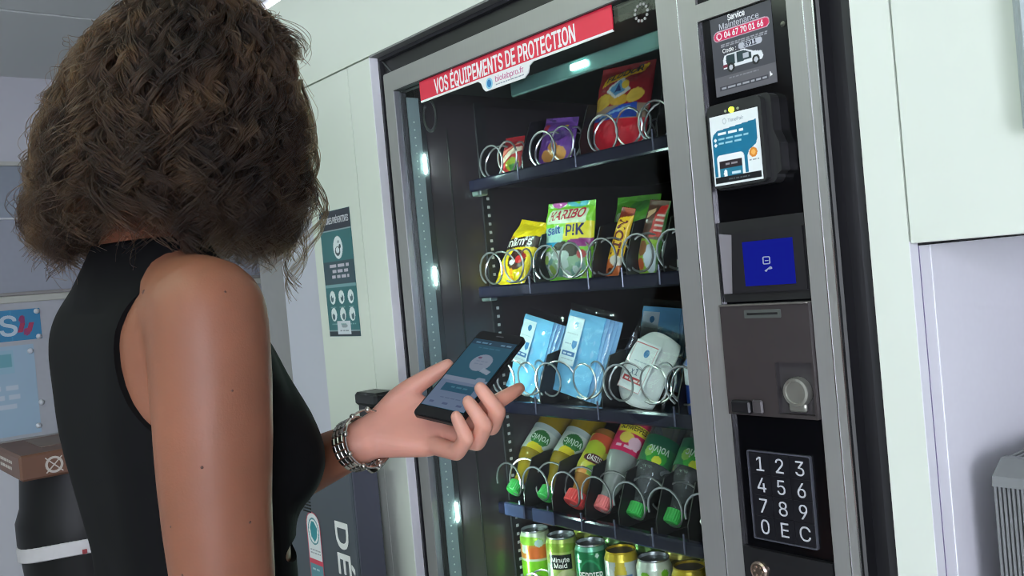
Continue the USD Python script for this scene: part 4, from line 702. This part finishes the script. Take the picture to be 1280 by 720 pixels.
B += [bone((SR + [-.05, .0, .0], .052), (SR, .055)), bone((SR + [-.09, .005, .02], .045), (SR + [-.01, 0, .008], .052)), bone((SR, .056), (SR + [.004, -.006, -.09], .055)), bone((SR + [.004, -.006, -.09], .055), (SR + [.006, -.012, -.17], .0505)), bone((SR + [.006, -.012, -.17], .0505), (ER, .043)),
      bone((ER, .043), (ER + (WR_ - ER) * .3, .043)), bone((ER + (WR_ - ER) * .3, .043), (WR_, .029))]
B += [bone((SL + [.06, 0, 0], .05), (SL, .052)), bone((SL, .052), (SL * .5 + EL * .5, .046)), bone((SL * .5 + EL * .5, .046), (EL, .041)), bone((EL, .041), (EL * .7 + WL * .3, .041)), bone((EL * .7 + WL * .3, .041), (WL, .0265))]
NB, HC = np.array([XC, -.545, 1.46]), np.array([XC, -.50, 1.645])
B += [bone((NB, .058), (HC + [0, -.022, -.08], .052)), bone((NB + [-.09, 0, -.02], .045), (NB + [0, 0, .03], .05)), bone((NB + [.08, 0, -.02], .04), (NB + [0, 0, .03], .05))]
for s in (-1, 1):   # legs and feet
    hip, knee, ank = np.array([XC + s * .085, -.54, .88]), np.array([XC + s * .085, -.53, .48]), np.array([XC + s * .085, -.56, .075])
    B += chain([hip, knee, knee * .65 + ank * .35 + [0, -.012, 0], ank], [.085, .054, .052, .034]) + [bone((ank - [0, .01, .03], .032), (ank + [0, .0, -.05], .025)), bone((ank + [0, .0, -.048], .026), (ank + [s * .01, .14, -.055], .02))]
# head in its own frame (y forward, z up), then bowed and turned towards the phone
hr = rz(-.30) @ rx(-.50)
def hd(p): return HC + hr @ np.array(p)
def hsp(p, r): 
    m = BALL.scale([float(q) for q in np.broadcast_to(r, 3)]); R4 = np.c_[hr, hd(p)]; return m.transform(R4)
head = [hsp((0, -.012, .02), (.076, .093, .088)), m3.Manifold.batch_hull([hsp((0, .03, .0), (.066, .062, .07)), hsp((0, .062, -.078), (.026, .022, .02)), hsp((.042, .02, -.05), .022), hsp((-.042, .02, -.05), .022)]),
        m3.Manifold.batch_hull([hsp((0, .088, .012), .009), hsp((0, .110, -.022), .0095)]), hsp((.011, .100, -.024), .0075), hsp((-.011, .100, -.024), .0075),
        m3.Manifold.batch_hull([hsp((.02, .087, -.049), .005), hsp((-.02, .087, -.049), .005), hsp((0, .094, -.046), .005)]), m3.Manifold.batch_hull([hsp((.016, .086, -.057), .005), hsp((-.016, .086, -.057), .005), hsp((0, .092, -.058), .0055)]),
        m3.Manifold.batch_hull([hsp((.045, .078, .030), .006), hsp((.012, .088, .031), .006)]), m3.Manifold.batch_hull([hsp((-.045, .078, .030), .006), hsp((-.012, .088, .031), .006)]),
        hsp((.076, -.005, -.01), (.008, .018, .03)), hsp((-.076, -.005, -.01), (.008, .018, .03))]
sock = [hsp((.031, .094, .012), (.013, .012, .008)), hsp((-.031, .094, .012), (.013, .012, .008))]
HD = union(head) - union(sock)
# left hand: palm under the phone, thumb along its far edge, three fingers folded over the near edge, the first finger pointing on
def fing(P, rr): return chain([ph(*p) for p in P], rr)
hand = [bone((WL, .0262), (ph(-.05, -.02, -.03), .023), (ph(-.045, .012, -.026), .019)),
        bone((ph(-.055, -.03, -.028), .023), (ph(-.045, .012, -.026), .019), (ph(.012, -.008, -.046), .0125), (ph(.018, .018, -.046), .0125)),
        bone((ph(-.045, .012, -.026), .019), (ph(.018, .018, -.046), .0125), (ph(.018, .042, -.046), .0125), (ph(.012, .06, -.042), .0115)),
        bone((ph(-.056, -.015, -.022), .02), (ph(-.050, .026, -.014), .016), (ph(-.03, .034, -.022), .012))]
hand += fing([(-.050, .022, -.014), (-.042, .044, -.010), (-.024, .066, -.006), (-.0085, .086, -.003)], [.0165, .0128, .0108, .0082])
hand += fing([(.016, -.006, -.044), (.062, -.012, -.038), (.083, -.006, -.016), (.0725, .003, .0085)], [.0115, .0098, .0088, .0072])
hand += fing([(.022, .016, -.046), (.076, .010, -.040), (.0955, .016, -.014), (.0745, .026, .010)], [.012, .0105, .0095, .0078])
hand += fing([(.022, .038, -.046), (.080, .036, -.040), (.0985, .040, -.014), (.0765, .049, .010)], [.012, .0105, .0095, .008])
hand += fing([(.018, .058, -.042), (.062, .060, -.034), (.088, .068, -.020), (.108, .076, -.009)], [.0118, .0102, .009, .0074])
HN = smooth(union(hand), .0035, 6)
BD = smooth(union(B), .011, 10); HDm = smooth(HD, .005, 4)
toM = lambda t: m3.Manifold(m3.Mesh(np.asarray(t.vertices, np.float32), np.asarray(t.faces, np.uint32)))
try:
    skin = to_tm(union([toM(BD), toM(HDm), toM(HN)]))
    if len(skin.faces) < 5000: raise ValueError
except Exception:
    skin = cat(BD, HDm, HN)
pv_ = np.asarray(skin.vertices); k_ = np.clip((np.linalg.norm(pv_ - ph(.01, .02, -.02), axis=1) - .085) / .04, 0, 1)[:, None]; k_ = np.where(pv_[:, 1:2] < -.42, 1, k_)   # hand painted paler than the arm: palm skin plus light put into its colour
skin = trimesh.Trimesh(pv_, skin.faces, process=False)
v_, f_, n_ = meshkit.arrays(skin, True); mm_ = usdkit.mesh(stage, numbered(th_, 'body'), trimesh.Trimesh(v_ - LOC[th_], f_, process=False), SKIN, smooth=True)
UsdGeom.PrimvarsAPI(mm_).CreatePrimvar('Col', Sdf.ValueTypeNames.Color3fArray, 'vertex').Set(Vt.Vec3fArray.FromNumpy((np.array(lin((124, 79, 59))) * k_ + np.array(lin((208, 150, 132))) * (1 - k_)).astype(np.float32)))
for s in (-1, 1):
    e = hd((s * .031, .083, .012)); obj(th_, 'eye', mv(trimesh.creation.icosphere(3, .0115), e), M('eye_white', (226, 222, 216), .2), True)
    obj(th_, 'iris', mv(rot(lathe([(0, 0), (.005, 0), (.0045, .001), (0, .0014)], 16), hr @ rx(-math.pi / 2)), hd((s * .031, .0938, .011))), M('iris_brown', (60, 40, 26), .2), True)
# dress
arm_r = sph((-.808, -.588, 1.386), (.095, .098, .104)); arm_l = sph((-1.20, -.53, 1.372), (.105, .12, .12))
skirt = [bone((np.array([XC - .075, -.545, .90]), .106), (np.array([XC + .075, -.545, .90]), .106), (np.array([XC - .085, -.54, .55]), .10), (np.array([XC + .085, -.54, .55]), .10))]
D = union(torso(.006) + skirt + [bone((NB + [-.09, 0, -.02], .051), (NB + [0, 0, .03], .056)), bone((NB + [.08, 0, -.02], .046), (NB + [0, 0, .03], .056))])
D = to_tm(D.simplify(.0004).refine_to_length(.011)); trimesh.smoothing.filter_taubin(D, .5, -.52, iterations=10); D = toM(D)
D = D - arm_r - arm_l - m3.Manifold.cube([1, 1, 1]).translate([-1.5, -1.0, 1.492]) - m3.Manifold.cube([1, 1, .6]).translate([-1.5, -1.0, -.06])
D = D + union([bone(((-.965, -.525, 1.462), .034), ((-.884, -.535, 1.447), .025)), bone(((-.884, -.535, 1.447), .025), ((-.9, -.508, 1.39), .033))]) - m3.Manifold.cube([1, 1, 1]).translate([-1.5, -1.0, 1.492])
D = D - sph((-.905, -.46, 1.155), (.04, .03, .012))
obj(th_, 'dress', D, LK.get('dress') or M('dress', (9, 9, 11), .8, var=.15, bump=.1, scale=500, specular_ior_level=.12), 35)
for s in (-1, 1):
    ank = np.array([XC + s * .085, -.56, .075]); obj(th_, 'shoe', smooth(union([bone((ank + [0, -.0, -.045], .035), (ank + [s * .01, .14, -.05], .03)), bone((ank + [0, -.015, -.03], .036), (ank + [0, -.0, -.045], .035))]) ^ m3.Manifold.cube([2, 2, .3]).translate([-2, -1.5, 0]), .01, 2), BLACKP, True)
MOLE = M('mole_brown', (72, 40, 30), .5)
from scipy.spatial import cKDTree
cam_p = np.array([0, -.87, 1.42])
tri_c = skin.triangles_center; tri_n = skin.face_normals; sel = (tri_n @ np.array([.772, -.635, 0]) > .35) & (tri_c[:, 0] > -.96) & (tri_c[:, 2] > .9) & (tri_c[:, 1] < -.5)
KT = cKDTree(tri_c[sel])
for q, r in (((-.8757, -.5966, 1.4378), .0032), ((-.7874, -.5535, 1.4305), .0016), ((-.7786, -.559, 1.3426), .0014), ((-.7872, -.5891, 1.2795), .0018), ((-.8161, -.6112, 1.2284), .0015), ((-.7814, -.5531, 1.2235), .0018), ((-.8084, -.6076, 1.1858), .0018)):
    i = KT.query(q)[1]; c_, n_ = tri_c[sel][i], tri_n[sel][i]; obj(th_, 'mole', mv(trimesh.creation.icosphere(1, r), c_ - n_ * r * .6), MOLE, True)
# ------------------------------------------------------------------ hair: clumps of wavy strands over a dark under-layer
PR = np.array([(0, 1.784), (.036, 1.775), (.072, 1.745), (.101, 1.709), (.121, 1.671), (.133, 1.627), (.139, 1.58), (.140, 1.54), (.137, 1.51), (.128, 1.485), (.112, 1.455)])
sl = np.r_[0, np.cumsum(np.hypot(*np.diff(PR, axis=0).T))]; SLEN = sl[-1]
def env(s): return np.interp(s, sl / SLEN, PR[:, 0]), np.interp(s, sl / SLEN, PR[:, 1])
def axis_xy(z): return np.interp(z, [1.45, 1.6, 1.72, 1.79], [-1.0, -.996, -.992, -.99]), np.interp(z, [1.45, 1.6, 1.72, 1.79], [-.520, -.500, -.484, -.478])
FACE = math.atan2(math.cos(-.30), -math.sin(-.30) * 1.0)     # the way she faces, seen from above
def hair_strands():
    P, CNT, Wd = [], [], []; r = np.random.default_rng(11); N = 22
    for c in range(1000):
        phi = r.uniform(-np.pi, np.pi); dphi = (phi - FACE + np.pi) % (2 * np.pi) - np.pi
        lam = r.choice([.86, .93, .97, 1.0, 1.02]) + r.normal(0, .015); s0 = r.uniform(.0, .5) * (1 if r.random() < .8 else .3); back = math.cos(phi - math.atan2(-.635, .772))
        z_end = 1.497 + r.normal(0, .013) + (.016 if back > .5 else 0) - (.02 if (abs(dphi) < 1.6 and dphi < 0) else 0); s1 = np.interp(-z_end, -PR[:, 1], sl / SLEN)
        s1 = min(1, s1); 
        if abs(dphi) < .5: s1 = min(s1, .36)                    # the face stays clear
        s0 = min(s0, s1 * .6); ph0, wl, am, tw = r.uniform(0, 6.28), r.uniform(.05, .09), r.uniform(.007, .017), r.choice([-1, 1]); drift = r.normal(0, .12)
        kmax = 11 if c % 12 else 5
        for k in range(kmax):
            t = np.linspace(0, 1, N); s = s0 + (s1 + r.normal(0, .012) - s0) * t; s = np.clip(s, 0, 1); rr, z = env(s); L = s * SLEN
            a = phi + drift * t + r.normal(0, .011) + .03 * np.sin(L * 40 + ph0)
            w = 2 * np.pi * L / wl * tw + ph0 + r.normal(0, .22); A = (am * (.25 + .95 * t)) * (1 + r.normal(0, .1))
            if c % 12 == 0: A = A * 1.5
            rad = rr * lam + A * np.cos(w) + r.normal(0, .0016) * t; ax, ay = axis_xy(z); tang = A * np.sin(w)
            lift = .35 * A * np.sin(w * .5 + k)
            P.append(np.c_[ax + rad * np.cos(a) - tang * np.sin(a), ay + rad * np.sin(a) + tang * np.cos(a), z + lift]); CNT.append(N); Wd.append(np.linspace(.0010, .00045, N))
    for c in range(520):                                            # flyaways
        phi = r.uniform(-np.pi, np.pi); dphi = (phi - FACE + np.pi) % (2 * np.pi) - np.pi
        if abs(dphi) < .5: continue
        s0 = r.uniform(.1, .8); s1 = min(1, s0 + r.uniform(.1, .3)); t = np.linspace(0, 1, N); s = s0 + (s1 - s0) * t; rr, z = env(s); ax, ay = axis_xy(z); w = t * r.uniform(4, 12) + r.uniform(0, 6)
        rad = rr * 1.0 + .024 * np.sin(np.pi * t) * r.uniform(.1, 1) ** 1.5 + .006 * np.cos(w); a = phi + .08 * np.sin(w) * t
        P.append(np.c_[ax + rad * np.cos(a), ay + rad * np.sin(a), z + .008 * np.sin(w)]); CNT.append(N); Wd.append(np.linspace(.0006, .0003, N))
    # long locks hanging on the side towards the machine
    for (phi, zb, n, rad0) in ((1.02, 1.43, 16, 1.06), (.85, 1.44, 16, 1.02), (.62, 1.455, 14, 1.0), (1.25, 1.42, 12, 1.08), (.3, 1.46, 14, .95), (-2.3, 1.47, 10, 1.05), (-2.55, 1.475, 12, 1.0)):
        p0, am = r.uniform(0, 6), .013
        for k in range(n):
            t = np.linspace(0, 1, N); z = 1.66 + (zb + r.normal(0, .006) - 1.66) * t; rr = np.interp(-z, -PR[:, 1], PR[:, 0]); ax, ay = axis_xy(z); w = t * 13 + p0 + r.normal(0, .2)
            A = am * (.3 + t) + r.normal(0, .001); rad = np.maximum(rr, .135 * (1 - .1 * t)) * (.93 + (rad0 - .93) * np.clip(t * 2.2, 0, 1)) + A * np.cos(w) + r.normal(0, .0012); a = phi + (A * np.sin(w) + r.normal(0, .001)) / .14
            P.append(np.c_[ax + rad * np.cos(a), ay + rad * np.sin(a), z]); CNT.append(N); Wd.append(np.linspace(.0009, .0004, N))
    return np.vstack(P), CNT, np.concatenate(Wd)
HAIRM = usdkit.material(stage, '/World/Looks/hair', {'tc': ('texture_coordinate', {}), 'n': ('noise_texture', {'scale': 22.0, 'detail': 3.0}), 'r': ('rgb_ramp', {'ramp': [(.3, (.006, .0024, .0014)), (.5, (.016, .0066, .0033)), (.76, (.066, .029, .0125))]}),
    'h': ('principled_hair_bsdf', {'parametrization': 'Direct coloring', 'roughness': .4, 'radial_roughness': .45, 'R': .55})}, [('tc.object', 'n.vector'), ('n.fac', 'r.fac'), ('r.color', 'h.color')], surface='h.BSDF')
hp, hc, hw = hair_strands()
cv = UsdGeom.BasisCurves.Define(stage, th_ + '/hair'); cv.CreateTypeAttr('linear'); cv.CreatePointsAttr(Vt.Vec3fArray.FromNumpy((hp - LOC[th_]).astype(np.float32))); cv.CreateCurveVertexCountsAttr(Vt.IntArray(hc))
cv.CreateWidthsAttr(Vt.FloatArray.FromNumpy(hw.astype(np.float32))); cv.SetWidthsInterpolation('vertex'); UsdShade.MaterialBindingAPI.Apply(cv.GetPrim()).Bind(HAIRM)
tag(cv, 'dark brown chin-length curls')
n_s, n_a = 26, 56; V = []
for s in np.linspace(0, .80, n_s):
    rr, z = env(s)
    for a in np.arange(n_a) / n_a * 2 * np.pi:
        d = abs((a - FACE + np.pi) % (2 * np.pi) - np.pi); q = rr * (.86 + .05 * math.sin(a * 9 + s * 7) * s) - (.0 if s < .4 else max(0, .5 - d) * .12); q = max(q, .002); ax, ay = axis_xy(z); V.append((ax + q * math.cos(a), ay + q * math.sin(a), z - .008))
Fq = []
for i in range(n_s - 1):
    for k in range(n_a): l = (k + 1) % n_a; Fq += [[i * n_a + k, (i + 1) * n_a + k, (i + 1) * n_a + l], [i * n_a + k, (i + 1) * n_a + l, i * n_a + l]]
b0 = len(V); V.append((*axis_xy(1.5), 1.55)); Fq += [[(n_s - 1) * n_a + k, b0, (n_s - 1) * n_a + (k + 1) % n_a] for k in range(n_a)]
obj(th_, 'hair_underlayer', trimesh.Trimesh(np.array(V), Fq, process=False), M('hair_dark', (26, 17, 13), .8, var=.3, scale=90), True)
# ------------------------------------------------------------------ phone, watch, bangle
fr3 = lambda m: xf(m, np.c_[np.array([U_, V_2, N_]).T, O_])
# make the frame exactly square
N_q = np.cross(U_, V_2); N_q /= np.linalg.norm(N_q); U_q = U_ / np.linalg.norm(U_); V_q = np.cross(N_q, U_q); fr3 = lambda m: xf(m, np.c_[np.array([U_q, V_q, N_q]).T, O_])
tp = thing('smartphone', 'black smartphone with a lit teal and grey screen held in the left hand', 'phone', O_)
PHW, PHL = .073, .152
g0 = rrect(0, 0, PHW, PHL, .007)
obj(tp, 'body', fr3(mv(cat(ext(g0, .0045), mv(ext(g0.buffer(-.0008), .0062), (0, 0, -.0008))), (0, 0, -.0062))), BLACKP, 40)
obj(tp, 'glass', fr3(mv(ext(g0.buffer(-.001), .0006), (0, 0, -.0008))), GLOSSB, False)
obj(tp, 'camera_bump', fr3(mv(ext(rrect(.045, .125, .066, .145, .004), .0015), (0, 0, -.0085))), GLOSSB, False)
sw, sh_ = PHW - .006, .119
UI = [(sbox(0, 0, sw, .048), (118, 138, 170)), (sbox(0, .0445, sw, .052), (142, 158, 184)), (rrect(.010, .027, .058, .040, .001), (26, 92, 122)), (words(.022, .048, .0335, .0022, 3), (70, 132, 156)), (words(.018, .05, .016, .0016, 5), (98, 116, 150)), (words(.008, .014, .006, .003, 6), (84, 100, 140)), (words(.028, .036, .006, .003, 7), (84, 100, 140)), (words(.05, .058, .006, .003, 8), (84, 100, 140)),
      (ell(.037, .080, .0155, .0145, 10), (150, 164, 186)), (Polygon([(.044, .066), (.058, .062), (.06, .068), (.046, .073)]), (160, 176, 196)), (ell(.030, .088, .003, .002), (120, 90, 120)), (words(.028, .046, .082, .0016, 9), (130, 146, 172)), (words(.028, .044, .077, .0016, 10), (130, 146, 172)), (rrect(.048, .045, .062, .056, .004), (140, 160, 186)),
      (sbox(0, .110, sw, .119), (24, 70, 96)), (words(.006, .03, .1125, .0022, 12), (110, 160, 190)), (words(.046, .062, .1125, .0022, 13), (120, 165, 190)), (words(.016, .05, .104, .002, 14), (60, 124, 150))]
m, c = sheet(sw, sh_, UI, (24, 96, 122), .0008)
LK['phone_screen'] = usdkit.material(stage, '/World/Looks/phone_screen', {'a': ('attribute', {'attribute': 'Col'}), 'p': ('principled_bsdf', {'base_color': (.01, .01, .012), 'roughness': .1, 'emission_strength': PHONE})}, [('a.color', 'p.emission_color')], surface='p.BSDF')
obj(tp, 'screen', fr3(mv(m, (.003, .0165, -.0001))), LK['phone_screen'], False, c)
obj(tp, 'speaker', fr3(mv(ext(rrect(.031, .1435, .043, .1455, .001), .0004), (0, 0, -.0003))), M('speaker_grey', (80, 80, 84), .3, metal=.5), False)
obj(tp, 'side_button', fr3(rbox((PHW - .0005, .085, -.0045), (PHW + .0007, .1, -.002), .0004)), BLACKP, False)
ax_ = (WL - EL) / np.linalg.norm(WL - EL); e1 = np.cross(ax_, N_q); e1 /= np.linalg.norm(e1); e2 = np.cross(ax_, e1); wc = WL - ax_ * .001
SIL = M('watch_steel', (200, 196, 188), .22, metal=1, var=.08, scale=200); DKS = M('watch_dark', (60, 58, 54), .35, metal=.8)
wt = thing('wristwatch', 'silver steel link watch around the left wrist', 'watch', wc)
RW, nl = .0312, 22
def ring_T(c, A, t, tilt=0.): 
    er = math.cos(A) * e1 + math.sin(A) * e2; et = -math.sin(A) * e1 + math.cos(A) * e2; a2 = ax_; return np.c_[np.array([a2, et, er]).T, c + er * t]
for k in range(nl):
    A = 2 * np.pi * (k + .5) / nl; T_ = ring_T(wc, A, RW)
    obj(wt, 'link', xf(cat(*[rbox((x0, -.0039, -.0012), (x1, .0039, .0014), .0006) for x0, x1 in ((-.0095, -.0045), (-.0022, .0022), (.0045, .0095))]), T_), SIL, False)
    obj(wt, 'link_joint', xf(cat(*[rbox((x0, -.0041, -.0014), (x1, .0022, .0007), .0005) for x0, x1 in ((-.0043, -.0024), (.0024, .0043))]), T_), DKS, False)
Tw = ring_T(wc, math.pi * .5, RW + .001)
obj(wt, 'case', xf(mv(lathe([(0, 0), (.0145, 0), (.016, .002), (.016, .006), (.0145, .0075), (0, .0075)], 32), (0, 0, -.001)), Tw), SIL, 40)
bg = thing('bangle', 'thin silver bangle with round beads beside the watch', 'bracelet', WL + ax_ * .021)
bc_ = WL + ax_ * .021; nx_ = ax_ * .97 + e1 * .22; nx_ /= np.linalg.norm(nx_); f1 = np.cross(nx_, e2); f1 /= np.linalg.norm(f1); f2 = np.cross(nx_, f1)
cir = lambda a, R_=.0345: bc_ + R_ * (math.cos(a) * f1 + math.sin(a) * f2)
obj(bg, 'band', tube([cir(a) for a in np.linspace(0, 2 * np.pi, 49)[:-1]], .0013, 6, True), SIL, 40)
for a in np.linspace(0, 2 * np.pi, 10)[:-1]: obj(bg, 'bead', mv(trimesh.creation.icosphere(2, .0036), cir(a)), SIL, True)
